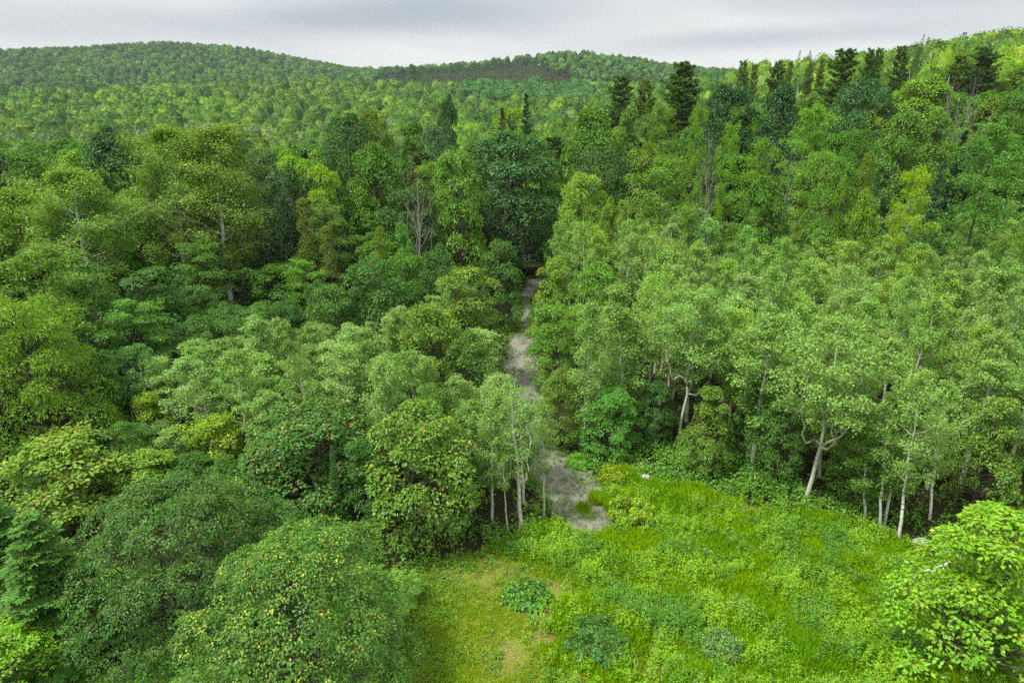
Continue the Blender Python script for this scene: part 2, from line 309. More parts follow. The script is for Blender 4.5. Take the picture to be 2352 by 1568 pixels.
('A',12.6,82.1,3.9,9.6,'asp3','',0,'pale silvery green aspen behind the tan-tipped tree'),
('A',52.6,82.4,4.0,9.8,'asp2','',0,'soft green aspen behind the tall dark spruce, the closest such'),
('A',41.0,61.9,3.1,10.9,'asp2','',0,'soft green aspen, fourth one in front of the bright yellow layered tree'),
('A',20.5,50.5,2.9,12.9,'asp2','',0,'soft green aspen behind the shaded maple, the closest such'),
('A',21.1,53.4,2.7,12.8,'asp2','',0,'soft green aspen, second one behind the shaded maple'),
('A',24.4,71.8,3.2,9.9,'asp2','',0,'soft green aspen just left of the flecked tree, the closest such'),
('A',61.1,75.5,4.1,8.8,'asp2','',0,'soft green aspen, sixth one just right of the tall dark spruce'),
('A',61.9,83.1,2.8,12.4,'asp2','',0,'soft green aspen, fifth one in front of the leafy slope crown'),
('A',43.1,52.3,2.5,9.6,'aspl','',0,'light yellowish aspen, fourth one in front of the big light ash'),
('A',58.9,78.8,3.0,8.8,'asp3','',0,'pale silvery green aspen just right of the tall dark spruce'),
('A',46.7,64.7,2.8,10.3,'asp2','',0,'soft green aspen in front of the big light ash, the closest such'),
('A',53.0,75.0,4.0,10.5,'asp2','',0,'soft green aspen, third one in front of the tall dark spruce'),
('A',12.5,51.9,2.7,12.6,'asp3','',0,'pale silvery green aspen, second one behind the gap aspen'),
('A',25.9,66.2,4.3,8.8,'asp2','',0,'soft green aspen in front of the flecked tree, the closest such'),
('A',20.1,45.9,2.5,11.5,'asp2','',0,'soft green aspen just right of the shaded maple'),
('A',29.9,45.2,2.6,11.8,'aspl','',0,'light yellowish aspen behind the edge aspen, the closest such'),
('A',46.6,81.3,2.5,12.6,'asp3','',0,'pale silvery green aspen just left of the tall dark spruce'),
('A',18.2,73.7,2.9,12.5,'asp2','',0,'soft green aspen in front of the pale layered tree, the closest such'),
('A',20.6,69.0,3.2,9.6,'asp3','',0,'pale silvery green aspen, second one in front of the tall pale snag'),
('A',56.4,76.6,2.9,12.0,'aspl','',0,'light yellowish aspen just right of the tall dark spruce, the closest such'),
('A',32.7,42.8,3.4,10.7,'asp2','',0,'soft green aspen behind the edge aspen, the closest such'),
('A',27.6,49.8,3.1,10.5,'asp2','',0,'soft green aspen, sixth one behind the edge aspen'),
('A',20.6,71.8,2.8,10.3,'aspl','',0,'light yellowish aspen in front of the tall pale snag'),
('A',37.0,48.1,2.9,12.7,'asp2','',0,'soft green aspen, fourth one behind the edge aspen'),
('A',24.5,88.0,3.4,9.2,'asp2','',0,'soft green aspen, second one behind the slender ash'),
('A',17.1,85.9,2.9,10.1,'aspl','',0,'light yellowish aspen in front of the olive white-stem, the closest such'),
('A',65.8,85.9,2.8,9.8,'asp2','',0,'soft green aspen, second one just right of the leafy slope crown'),
('A',42.5,79.6,2.6,9.2,'asp2','',0,'soft green aspen just right of the slim cedar'),
('A',30.7,73.3,2.5,11.3,'asp2','',0,'soft green aspen in front of the short grey snag'),
('A',21.7,41.5,3.7,10.2,'aspl','',0,'light yellowish aspen behind the leafy back maple, the closest such'),
('A',9.5,68.6,3.3,11.9,'aspl','',0,'light yellowish aspen behind the stand-corner maple'),
('A',52.4,85.0,2.4,12.4,'asp2','',0,'soft green aspen, second one behind the tall dark spruce'),
('A',36.5,50.2,3.0,11.1,'asp2','',0,'soft green aspen, eighth one behind the edge aspen'),
('A',42.8,65.8,3.0,9.7,'asp2','',0,'soft green aspen, second one in front of the bright yellow layered tree'),
('A',43.1,57.6,3.2,8.9,'asp2','',0,'soft green aspen, fifth one in front of the big light ash'),
('A',32.5,65.4,4.0,11.5,'aspl','',0,'light yellowish aspen, second one in front of the rim lime maple'),
('A',12.5,70.7,2.8,12.7,'asp3','',0,'pale silvery green aspen in front of the tan-tipped tree'),
('A',43.7,81.9,3.8,11.4,'asp2','',0,'soft green aspen, third one behind the bluish spruce'),
('A',14.5,85.2,2.5,12.3,'aspl','',0,'light yellowish aspen, second one in front of the olive white-stem'),
('A',7.9,55.9,2.2,8.0,'asp2','',0,'soft green aspen just right of the bend maple'),
('A',43.6,85.0,4.1,9.2,'aspl','',0,'light yellowish aspen in front of the green mid crown'),
('A',51.6,64.8,3.1,9.5,'asp2','',0,'soft green aspen, second one in front of the big light ash'),
('A',30.1,58.6,4.3,9.2,'asp2','',0,'soft green aspen, fifth one in front of the rim lime maple'),
('A',13.1,75.8,2.6,10.5,'asp2','',0,'soft green aspen just right of the tan-tipped tree, the closest such'),
('A',47.3,59.5,3.7,10.6,'asp2','',0,'soft green aspen, fourth one in front of the big light ash'),
('A',62.3,81.0,3.0,11.9,'asp3','',0,'pale silvery green aspen in front of the leafy slope crown'),
('A',7.5,53.7,2.6,8.1,'aspl','',0,'light yellowish aspen just right of the bend maple'),
('A',27.1,46.9,3.0,9.1,'asp2','',0,'soft green aspen, third one behind the edge aspen'),
('A',40.5,84.2,2.9,11.1,'asp3','',0,'pale silvery green aspen just right of the flat-topped ash'),
('A',58.7,75.0,2.7,10.9,'asp2','',0,'soft green aspen, fourth one just right of the tall dark spruce'),
('A',20.9,66.5,2.6,9.8,'asp3','',0,'pale silvery green aspen just left of the flecked tree, the closest such'),
('A',14.4,50.2,3.9,10.0,'asp3','',0,'pale silvery green aspen behind the gap aspen, the closest such'),
('A',54.3,78.1,4.1,12.1,'asp2','',0,'soft green aspen just right of the tall dark spruce, the closest such'),
('A',17.2,58.0,2.5,9.5,'aspl','',0,'light yellowish aspen, second one just right of the stand-corner maple'),
('A',55.8,72.8,2.6,9.3,'asp3','',0,'pale silvery green aspen in front of the tall dark spruce'),
('A',36.8,71.1,2.5,10.6,'asp2','',0,'soft green aspen behind the rim lime maple'),
('A',22.8,62.6,2.7,12.6,'asp2','',0,'soft green aspen, fifth one in front of the flecked tree'),
('A',28.5,40.0,2.3,6.1,'asp3','',0,'pale silvery green aspen just left of the light-tipped maple'),
('A',12.9,78.2,2.6,10.4,'asp2','',0,'soft green aspen, second one just right of the tan-tipped tree'),
('A',32.5,50.2,3.6,10.1,'asp2','',0,'soft green aspen, fifth one behind the edge aspen'),
('A',25.3,49.3,2.6,11.4,'asp2','',0,'soft green aspen, fourth one behind the leafy back maple'),
('A',22.5,55.3,2.7,9.3,'asp2','',0,'soft green aspen, fourth one behind the shaded maple'),
('A',50.7,71.8,3.2,9.1,'aspl','',0,'light yellowish aspen just right of the big light ash, the closest such'),
('A',15.2,66.3,3.1,10.9,'aspl','',0,'light yellowish aspen just right of the stand-corner maple, the closest such'),
('A',49.7,82.2,3.1,11.2,'asp3','',0,'pale silvery green aspen behind the tall dark spruce'),
('A',18.9,59.4,2.4,10.2,'asp2','',0,'soft green aspen, fifth one just right of the stand-corner maple'),
('A',9.4,72.0,3.9,10.0,'asp2','',0,'soft green aspen in front of the tan-tipped tree, the closest such'),
('A',61.9,78.9,2.5,9.0,'aspl','',0,'light yellowish aspen, second one just right of the tall dark spruce'),
('A',33.7,59.6,3.6,9.0,'asp3','',0,'pale silvery green aspen in front of the rim lime maple, the closest such'),
('A',32.9,45.8,3.7,10.2,'aspl','',0,'light yellowish aspen, second one behind the edge aspen'),
('A',41.8,50.0,3.8,10.2,'asp3','',0,'pale silvery green aspen just right of the edge aspen'),
('A',36.7,80.7,2.9,12.0,'asp2','',0,'soft green aspen in front of the flat-topped ash, the closest such'),
('A',14.2,54.4,2.9,11.7,'asp3','',0,'pale silvery green aspen, third one behind the gap aspen'),
('A',32.6,56.8,3.6,10.1,'aspl','',0,'light yellowish aspen, fifth one in front of the rim lime maple'),
('A',41.1,67.5,3.5,11.2,'asp2','',0,'soft green aspen in front of the bright yellow layered tree, the closest such'),
('A',38.4,64.4,3.1,9.2,'aspl','',0,'light yellowish aspen, third one in front of the rim lime maple'),
('A',35.7,64.3,2.9,9.9,'aspl','',0,'light yellowish aspen in front of the rim lime maple, the closest such'),
('A',32.8,77.9,3.8,11.1,'aspl','',0,'light yellowish aspen behind the light lower tree'),
('A',31.8,71.3,3.0,11.6,'asp2','',0,'soft green aspen just left of the small yellowish crown'),
('A',19.4,43.5,2.7,9.3,'asp2','',0,'soft green aspen behind the thicket maple'),
('A',6.6,58.6,3.1,6.9,'asp2','',0,'soft green aspen in front of the stand-corner maple, the closest such'),
('A',43.4,88.0,3.7,12.8,'asp2','',0,'soft green aspen in front of the green mid crown, the closest such'),
('A',30.7,84.9,2.6,12.1,'asp2','',0,'soft green aspen just left of the flat-topped ash, the closest such'),
('A',44.8,79.0,3.8,11.8,'asp2','',0,'soft green aspen, second one behind the bluish spruce'),
('A',43.4,63.7,2.9,11.4,'asp2','',0,'soft green aspen, third one in front of the bright yellow layered tree'),
('A',50.4,61.8,2.6,12.4,'aspl','',0,'light yellowish aspen, second one in front of the big light ash'),
('A',38.7,46.1,3.3,8.8,'asp2','',0,'soft green aspen, third one just right of the edge aspen'),
('A',43.5,55.3,2.5,12.0,'aspl','',0,'light yellowish aspen, third one in front of the big light ash'),
('A',48.6,73.8,2.5,9.1,'aspl','',0,'light yellowish aspen just right of the bluish spruce'),
('A',47.7,77.8,2.6,10.6,'asp2','',0,'soft green aspen behind the bluish spruce, the closest such'),
('A',7.8,70.4,2.6,9.4,'asp2','',0,'soft green aspen, second one just right of the track-end tree'),
('A',16.9,62.3,2.6,10.6,'asp2','',0,'soft green aspen, fourth one just right of the stand-corner maple'),
('A',34.1,52.4,2.5,9.6,'asp2','',0,'soft green aspen, ninth one behind the edge aspen'),
('A',39.4,55.2,2.9,11.3,'asp2','',0,'soft green aspen, sixth one in front of the rim lime maple'),
('A',22.8,59.7,3.0,12.4,'asp2','',0,'soft green aspen, seventh one in front of the flecked tree'),
('A',21.0,74.1,3.7,12.3,'asp3','',0,'pale silvery green aspen in front of the tall pale snag, the closest such'),
('A',41.3,86.5,3.2,9.4,'asp2','',0,'soft green aspen, third one in front of the green mid crown'),
('A',31.6,87.8,3.0,11.8,'asp2','',0,'soft green aspen, second one just left of the flat-topped ash'),
('A',24.9,40.8,4.2,10.4,'asp2','',0,'soft green aspen behind the leafy back maple, the closest such'),
('A',13.8,68.2,3.5,12.6,'asp2','',0,'soft green aspen, third one in front of the tan-tipped tree'),
('A',60.1,86.2,2.7,9.0,'asp2','',0,'soft green aspen, third one in front of the leafy slope crown'),
('A',13.1,65.2,3.4,12.0,'asp2','',0,'soft green aspen, second one just right of the stand-corner maple'),
('A',10.9,49.7,2.7,12.2,'aspl','',0,'light yellowish aspen behind the low dark maple'),
('A',36.3,54.0,3.5,11.4,'aspl','',0,'light yellowish aspen, fourth one behind the edge aspen'),
('A',53.4,72.0,2.6,9.8,'asp3','',0,'pale silvery green aspen, second one just right of the big light ash'),
('A',50.1,77.3,2.5,9.7,'asp2','',0,'soft green aspen in front of the tall dark spruce, the closest such'),
('A',29.3,47.7,2.4,12.8,'asp2','',0,'soft green aspen, second one behind the edge aspen'),
('A',33.5,69.6,2.5,9.2,'asp2','',0,'soft green aspen in front of the small yellowish crown'),
('A',30.8,81.0,2.4,10.2,'asp2','',0,'soft green aspen behind the short grey snag'),
('A',50.3,67.5,3.1,11.2,'asp3','',0,'pale silvery green aspen just right of the big light ash, the closest such'),
('A',23.2,82.3,3.0,9.4,'asp2','',0,'soft green aspen in front of the slender ash'),
('A',17.8,71.5,3.0,8.9,'asp3','',0,'pale silvery green aspen in front of the pale layered tree, the closest such'),
('A',46.5,61.9,2.5,10.5,'asp2','',0,'soft green aspen, third one in front of the big light ash'),
('A',19.4,55.3,3.0,9.2,'asp2','',0,'soft green aspen, second one behind the gap aspen'),
('A',10.1,59.6,2.1,6.4,'asp3','',0,'pale silvery green aspen in front of the stand-corner maple'),
('A',38.4,52.1,4.0,12.3,'asp2','',0,'soft green aspen, tenth one behind the edge aspen'),
('A',43.5,70.7,2.6,12.6,'asp3','',0,'pale silvery green aspen just right of the bright yellow layered tree'),
('A',11.7,67.3,2.8,12.1,'asp2','',0,'soft green aspen, second one behind the stand-corner maple'),
('A',4.8,70.2,2.4,12.5,'asp2','',0,'soft green aspen just right of the track-end tree, the closest such'),
('A',55.1,87.9,3.2,9.5,'asp2','',0,'soft green aspen in front of the leafy slope crown, the closest such'),
('A',30.1,66.6,2.7,9.5,'asp2','',0,'soft green aspen, second one in front of the flecked tree'),
('A',10.6,79.1,2.6,9.0,'asp2','',0,'soft green aspen behind the tan-tipped tree'),
('A',11.3,84.4,3.8,10.1,'asp2','',0,'soft green aspen behind the bright narrow tree'),
('A',50.4,85.3,2.8,12.3,'asp2','',0,'soft green aspen, third one behind the tall dark spruce'),
('A',38.4,62.3,2.5,11.6,'asp2','',0,'soft green aspen, second one in front of the rim lime maple'),
('A',21.7,87.9,3.8,10.2,'asp2','',0,'soft green aspen behind the slender ash, the closest such'),
('A',31.2,54.7,2.7,10.8,'aspl','',0,'light yellowish aspen, third one behind the edge aspen'),
('A',18.0,66.1,4.3,11.0,'asp2','',0,'soft green aspen, second one in front of the pale layered tree'),
('A',5.2,60.5,1.8,6.1,'aspl','',0,'light yellowish aspen just left of the stand-corner maple'),
('A',37.4,77.5,2.5,11.3,'asp2','',0,'soft green aspen just left of the slim cedar'),
('A',57.8,72.4,3.1,12.0,'asp2','',0,'soft green aspen, fifth one just right of the tall dark spruce'),
('A',29.5,56.0,3.2,11.2,'asp2','',0,'soft green aspen, seventh one in front of the rim lime maple'),
('A',30.2,51.2,2.4,11.9,'asp2','',0,'soft green aspen, seventh one behind the edge aspen'),
('A',9.4,53.2,2.2,8.6,'asp2','',0,'soft green aspen, second one behind the straight tall aspen'),
('A',7.2,67.5,2.6,12.7,'asp2','',0,'soft green aspen just right of the rusty-tipped maple'),
('A',31.4,61.7,4.1,9.4,'asp2','',0,'soft green aspen, third one in front of the rim lime maple'),
('A',41.0,52.7,3.2,12.6,'asp2','',0,'soft green aspen, eleventh one behind the edge aspen'),
('A',50.3,87.3,2.6,12.1,'aspl','',0,'light yellowish aspen behind the tall dark spruce'),
('A',15.3,73.9,3.8,10.8,'aspl','',0,'light yellowish aspen in front of the pale layered tree'),
('A',23.2,52.1,2.8,10.3,'aspl','',0,'light yellowish aspen, second one behind the shaded maple'),
('M',36.2,73.1,3.2,6.4,'brt2','',1,'bright green maple just right of the small yellowish crown'),
('M',17.3,80.9,3.5,7.0,'limed','',1,'yellow-green maple behind the pale layered tree'),
('M',36.5,67.0,3.8,7.4,'brt2','',1,'bright green maple in front of the rim lime maple'),
('M',26.8,82.8,3.0,7.8,'brt2','',1,'bright green maple behind the small-topped ash'),
('M',35.5,42.5,3.6,6.9,'brt2','',1,'bright green maple just right of the edge aspen'),
('M',21.1,78.4,3.2,6.9,'brt2','',1,'bright green maple behind the tall pale snag'),
('M',48.1,57.8,3.6,7.0,'mid2','',1,'mid-green maple in front of the big light ash'),
('M',42.2,77.0,3.4,6.7,'mid2','',1,'mid-green maple just right of the blue-grey spruce'),
('M',49.5,59.5,3.2,7.6,'limed','',1,'yellow-green maple in front of the big light ash'),
('M',41.1,80.9,3.5,6.7,'limed','',1,'yellow-green maple behind the slim cedar'),
('M',26.7,53.2,3.2,7.8,'limed','',1,'yellow-green maple behind the edge aspen'),
('M',19.9,64.7,3.3,6.5,'brt2','',1,'bright green maple just left of the flecked tree'),
('M',26.4,73.1,3.6,6.5,'limed','',1,'yellow-green maple behind the flecked tree'),
('M',48.4,75.6,3.5,6.2,'limed','',1,'yellow-green maple just right of the bluish spruce'),
('M',44.8,69.7,3.1,6.9,'mid2','',1,'mid-green maple just left of the big light ash'),
('M',8.3,58.3,4.0,6.4,'mid2','',1,'mid-green maple in front of the stand-corner maple'),
('A',-10.1,56.6,3.4,7.9,'asp3','',2,'pale silvery green aspen, second one in front of the dark dense maple'),
('A',-19.6,52.9,2.6,8.0,'asp3','',2,'pale silvery green aspen, third one in front of the rim maple'),
('A',0.6,39.8,2.3,6.5,'aspd','',2,'deeper green aspen behind the crooked short aspen'),
('A',-9.1,46.0,3.3,7.3,'aspd','',2,'deeper green aspen, second one in front of the tan-tipped maple'),
('A',-12.3,52.5,3.8,7.3,'asp','',2,'grey-green aspen, third one just left of the tan-tipped maple'),
('A',-16.9,46.6,2.3,8.3,'aspd','',2,'deeper green aspen behind the shiny slim birch'),
('A',-16.7,51.1,3.3,7.9,'asp','',2,'grey-green aspen, fourth one in front of the rim maple'),
('A',-21.9,51.3,2.8,7.1,'asp','',2,'grey-green aspen, fourth one behind the narrow yellowish birch'),
('A',-6.2,46.4,2.5,7.4,'asp','',2,'grey-green aspen just left of the sprinkled maple'),
('A',-3.8,44.3,2.9,6.5,'asp','',2,'grey-green aspen in front of the sprinkled maple'),
('A',-6.3,44.4,2.4,8.0,'asp3','',2,'pale silvery green aspen, second one in front of the sprinkled maple'),
('A',-25.0,49.6,4.2,7.2,'asp','',2,'grey-green aspen, third one behind the narrow yellowish birch'),
('G',-15.9,42.5,2.8,7.2,'asp','',2,'grey-green birch just right of the shiny slim birch'),
('A',-22.1,46.2,4.2,8.4,'aspd','',2,'deeper green aspen just right of the narrow yellowish birch'),
('A',-13.1,58.3,2.1,5.8,'asp3','',2,'pale silvery green aspen in front of the dark dense maple, the closest such'),
('A',-11.7,41.8,3.4,9.8,'asp3','',2,'pale silvery green aspen behind the reddish-topped maple, the closest such'),
('A',-12.2,47.2,2.9,6.8,'asp3','',2,'pale silvery green aspen, second one just left of the tan-tipped maple'),
('A',-8.4,44.0,2.5,8.1,'asp','',2,'grey-green aspen in front of the tan-tipped maple'),
('A',-1.4,42.7,2.9,6.9,'asp3','',2,'pale silvery green aspen behind the red-leaved maple'),
('G',-27.0,47.7,2.7,6.5,'asp3','',2,'pale silvery green birch behind the narrow yellowish birch'),
('A',-8.5,59.7,2.5,6.6,'asp','',2,'grey-green aspen just right of the dark dense maple'),
('A',-19.3,47.5,4.1,9.8,'asp3','',2,'pale silvery green aspen behind the shiny slim birch'),
('A',-24.5,47.1,3.0,7.5,'asp','',2,'grey-green aspen, second one behind the narrow yellowish birch'),
('A',-6.7,42.3,2.7,9.1,'asp','',2,'grey-green aspen, second one just left of the red-leaved maple'),
('A',-14.5,43.6,2.6,6.5,'asp3','',2,'pale silvery green aspen, third one behind the reddish-topped maple'),
('A',-16.3,39.5,3.1,7.6,'asp','',2,'grey-green aspen just right of the shiny slim birch'),
('A',-16.5,56.4,2.2,6.3,'asp','',2,'grey-green aspen in front of the rim maple, the closest such'),
('A',-14.6,49.9,3.6,6.8,'asp3','',2,'pale silvery green aspen, third one just left of the tan-tipped maple'),
('A',-7.2,62.8,4.0,6.8,'asp','',2,'grey-green aspen in front of the shaded back maple'),
('G',-23.6,40.8,2.1,4.7,'aspd','',2,'deeper green birch just right of the narrow yellowish birch'),
('A',-17.6,44.6,3.9,8.2,'asp','',2,'grey-green aspen, fourth one behind the shiny slim birch'),
('A',-6.0,38.7,3.8,7.1,'asp','',2,'grey-green aspen just left of the red-leaved maple, the closest such'),
('A',-18.9,51.0,2.4,7.5,'asp','',2,'grey-green aspen, fifth one in front of the rim maple'),
('A',-14.6,56.7,3.1,6.0,'asp3','',2,'pale silvery green aspen in front of the rim maple, the closest such'),
('A',-13.7,54.7,2.7,6.5,'asp','',2,'grey-green aspen, third one in front of the rim maple'),
('A',-9.0,48.3,2.2,6.8,'aspd','',2,'deeper green aspen in front of the tan-tipped maple, the closest such'),
('A',-19.9,43.9,3.3,8.0,'asp','',2,'grey-green aspen, third one behind the shiny slim birch'),
('G',-5.4,60.8,4.0,8.8,'aspd','',2,'deeper green birch behind the pinkish leaning maple'),
('A',-0.9,44.8,2.0,6.4,'asp3','',2,'pale silvery green aspen in front of the sprinkled maple, the closest such'),
('A',-22.2,39.4,2.8,5.3,'asp','',2,'grey-green aspen behind the young birch'),
('A',-17.9,55.6,2.1,6.7,'asp','',2,'grey-green aspen, second one in front of the rim maple'),
('A',-9.6,54.0,3.1,8.0,'asp','',2,'grey-green aspen, second one just left of the tan-tipped maple'),
('A',-3.7,63.0,2.5,7.7,'asp','',2,'grey-green aspen just right of the shaded back maple'),
('G',-12.4,49.2,3.0,8.6,'asp3','',2,'pale silvery green birch just left of the tan-tipped maple'),
('A',-15.0,46.2,2.5,7.0,'asp','',2,'grey-green aspen, fifth one behind the shiny slim birch'),
('A',-15.8,52.9,2.1,7.3,'asp3','',2,'pale silvery green aspen, second one in front of the rim maple'),
('A',-12.0,44.5,3.5,9.0,'asp','',2,'grey-green aspen, second one behind the reddish-topped maple'),
('A',-18.0,41.1,3.4,9.8,'asp','',2,'grey-green aspen, second one behind the shiny slim birch'),
('A',-0.9,40.6,2.7,8.2,'asp3','',2,'pale silvery green aspen just right of the red-leaved maple'),
('A',-3.1,52.0,3.7,7.5,'asp3','',2,'pale silvery green aspen behind the sprinkled maple'),
('A',-8.9,42.2,2.7,9.1,'asp3','',2,'pale silvery green aspen, second one behind the reddish-topped maple'),
('A',-16.9,48.9,2.3,9.3,'asp','',2,'grey-green aspen, sixth one behind the shiny slim birch'),
('A',-1.6,46.8,2.1,5.5,'asp','',2,'grey-green aspen just right of the sprinkled maple'),
('A',-7.7,56.8,2.8,6.6,'asp','',2,'grey-green aspen just left of the pinkish leaning maple'),
('A',0.8,38.2,2.4,7.5,'asp3','',2,'pale silvery green aspen behind the crooked short aspen'),
('A',-22.3,43.1,3.7,8.3,'asp3','',2,'pale silvery green aspen just right of the narrow yellowish birch'),
('A',-10.2,51.6,2.4,8.4,'asp3','',2,'pale silvery green aspen just left of the tan-tipped maple, the closest such'),
('A',-10.0,43.6,2.3,9.6,'aspd','',2,'deeper green aspen behind the reddish-topped maple'),
('A',-24.5,44.7,3.7,6.6,'asp','',2,'grey-green aspen behind the narrow yellowish birch, the closest such'),
('A',-14.2,41.1,2.3,9.0,'asp','',2,'grey-green aspen behind the reddish-topped maple, the closest such'),
('G',-8.5,39.6,2.4,9.6,'asp3','',2,'pale silvery green birch behind the squeezed maple'),
('A',-27.0,44.9,2.5,8.6,'aspd','',2,'deeper green aspen behind the narrow yellowish birch, the closest such'),
('A',-9.9,49.8,2.6,6.1,'asp','',2,'grey-green aspen just left of the tan-tipped maple, the closest such'),
('A',-20.8,41.0,2.9,7.4,'asp','',2,'grey-green aspen behind the shiny slim birch, the closest such'),
('A',-21.9,49.3,3.0,7.5,'aspd','',2,'deeper green aspen, second one behind the narrow yellowish birch'),
('M',-26.4,58.6,3.6,7.6,'mid2','',3,'mid-green maple, second one just right of the dark front maple'),
('M',-44.3,56.7,5.5,8.1,'dk2','',3,'dark green maple just left of the between maple'),
('M',-40.2,59.4,5.4,7.2,'mid2','',3,'mid-green maple just left of the between maple, the closest such'),
('M',-25.2,40.2,3.6,5.0,'mid2','',3,'mid-green maple in front of the narrow yellowish birch'),
('M',-30.6,64.1,4.7,7.2,'dk2','',3,'dark green maple, second one behind the dark front maple'),
('M',-32.4,55.2,4.9,7.3,'dk2','',3,'dark green maple behind the drooping ash'),
('M',-38.3,48.5,5.1,6.9,'mid2','',3,'mid-green maple just left of the bluish spruce tip'),
('M',-40.3,52.3,4.5,6.4,'mid2','',3,'mid-green maple just left of the feathery layered tree, the closest such'),
('M',-34.0,50.8,3.4,6.0,'dk2','',3,'dark green maple just right of the bluish spruce tip'),
('M',-23.8,53.7,4.2,7.8,'mid2','',3,'mid-green maple, second one just right of the drooping ash'),
('M',-29.6,50.0,3.8,6.1,'dk2','',3,'dark green maple in front of the drooping ash, the closest such'),
('M',-48.2,61.8,3.6,8.1,'mid2','',3,'mid-green maple just left of the loose light birch'),
('M',-16.2,62.8,5.4,6.4,'mid2','',3,'mid-green maple behind the rim maple'),
('M',-9.7,61.9,4.3,5.9,'mid2','',3,'mid-green maple just right of the dark dense maple'),
('M',-25.8,52.6,4.7,8.5,'mid2','',3,'mid-green maple just right of the drooping ash, the closest such'),
('M',-20.2,37.2,4.2,4.4,'mid2','',3,'mid-green maple in front of the shiny slim birch, the closest such'),
('M',-38.2,63.2,4.6,6.8,'dk2','',3,'dark green maple just right of the loose light birch'),
('M',-27.3,63.2,4.4,6.0,'dk2','',3,'dark green maple in front of the shade spruce'),
('M',-42.3,58.1,3.8,6.6,'mid2','',3,'mid-green maple, second one just left of the between maple'),
('M',-49.9,65.0,4.9,7.8,'mid2','',3,'mid-green maple in front of the pale lime tree'),
('M',-33.9,65.0,4.7,7.4,'mid2','',3,'mid-green maple behind the dark front maple'),
('M',-28.0,55.2,4.7,7.2,'dk2','',3,'dark green maple just right of the drooping ash, the closest such'),
('M',-31.7,46.8,3.7,6.2,'dk2','',3,'dark green maple behind the bright beech'),
('M',-8.6,52.6,4.7,7.4,'mid2','',3,'mid-green maple just left of the tan-tipped maple'),
('M',-24.7,55.8,5.0,7.4,'dk2','',3,'dark green maple, second one just right of the drooping ash'),
('M',-21.5,60.2,4.4,7.4,'dk2','',3,'dark green maple just left of the rim maple'),
('M',-24.5,37.9,3.6,6.4,'mid2','',3,'mid-green maple just left of the young birch'),
('M',-23.2,58.7,4.8,7.6,'mid2','',3,'mid-green maple, second one just left of the rim maple'),
('M',-5.3,63.8,4.3,7.8,'mid2','',3,'mid-green maple just right of the shaded back maple'),
('M',-41.4,61.8,4.7,7.7,'mid2','',3,'mid-green maple in front of the loose light birch, the closest such'),
('M',-9.4,37.6,3.5,6.0,'dk2','',3,'dark green maple behind the squeezed maple'),
('M',-32.7,48.7,3.4,6.8,'mid2','',3,'mid-green maple just right of the bluish spruce tip'),
('M',-29.8,61.4,4.6,6.2,'mid2','',3,'mid-green maple just right of the dark front maple, the closest such'),
('M',-10.4,59.9,4.7,7.0,'dk2','',3,'dark green maple just right of the dark dense maple'),
('M',-21.2,57.7,4.7,6.1,'mid2','',3,'mid-green maple just left of the rim maple, the closest such'),
('M',-17.6,36.4,3.1,4.8,'mid2','',3,'mid-green maple, second one in front of the shiny slim birch'),
('M',-43.0,54.8,4.7,6.7,'mid2','',3,'mid-green maple, second one just left of the feathery layered tree'),
('M',-5.0,40.9,4.0,7.6,'mid2','',3,'mid-green maple just left of the red-leaved maple'),
('M',-45.5,59.9,5.0,6.7,'mid2','',3,'mid-green maple, second one in front of the loose light birch'),
('M',-17.8,57.5,3.7,5.9,'mid2','',3,'mid-green maple in front of the rim maple, the closest such'),
('M',-36.5,64.0,3.6,7.9,'dk2','',3,'dark green maple just left of the dark front maple'),
('M',-31.3,49.5,3.3,6.7,'dk2','',3,'dark green maple, second one in front of the drooping ash'),
('M',-34.6,47.3,4.6,7.2,'mid2','',3,'mid-green maple in front of the bluish spruce tip'),
('M',-17.9,53.3,3.9,7.0,'mid2','',3,'mid-green maple, second one in front of the rim maple'),
('M',-18.9,64.6,4.4,8.0,'dk2','',3,'dark green maple in front of the twiggy cedar'),
('M',-46.7,65.3,5.4,7.3,'dk2','',3,'dark green maple just left of the loose light birch'),
('M',-28.4,41.1,3.6,6.4,'mid2','',3,'mid-green maple just left of the narrow yellowish birch'),
('M',-33.8,62.7,4.4,8.3,'dk2','',3,'dark green maple behind the dark front maple, the closest such'),
('M',-36.8,61.0,3.7,6.9,'mid2','',3,'mid-green maple behind the between maple'),
('M',-37.8,44.6,5.2,10.4,'dk2','',4,'dark green maple in front of the bluish spruce tip'),
('S',-30.1,58.0,3.3,6.3,'sprb','',4,'bluish spruce just right of the dark front maple'),
('M',-29.5,44.8,5.3,8.3,'mid2','',4,'mid-green maple just right of the bright beech'),
('M',-45.5,54.3,5.9,10.7,'limed','',4,'yellow-green maple just left of the feathery layered tree'),
('S',-41.3,50.0,4.1,8.4,'sprb','',4,'bluish spruce just left of the feathery layered tree'),
('S',-28.8,47.4,3.5,7.6,'sprd','',4,'dark spruce behind the narrow yellowish birch'),
('M',-47.8,57.5,5.6,9.8,'dk2','',4,'dark green maple in front of the loose light birch'),
('S',-35.5,42.0,4.1,11.2,'sprd','',4,'dark spruce just left of the bright beech'),
('S',-27.2,50.6,3.6,6.1,'sprd','',4,'dark spruce just right of the drooping ash'),
('S',-27.6,46.2,2.9,7.8,'sprb','',4,'bluish spruce behind the narrow yellowish birch'),
('B',-15.0,71.7,6.0,10.5,'midb','',5,'fresh green broadleaf tree behind the yellowish narrow tree'),
('B',-48.0,73.6,7.5,14.3,'dk','',5,'dark green broadleaf tree behind the pale lime tree, the closest such'),
('B',-64.3,79.9,8.4,14.3,'mid','',5,'mid-green broadleaf tree, second one in front of the dark round crown'),
('H',-9.7,86.1,6.6,16.9,'limeh','',5,'light green layered ash behind the under-snag oak'),
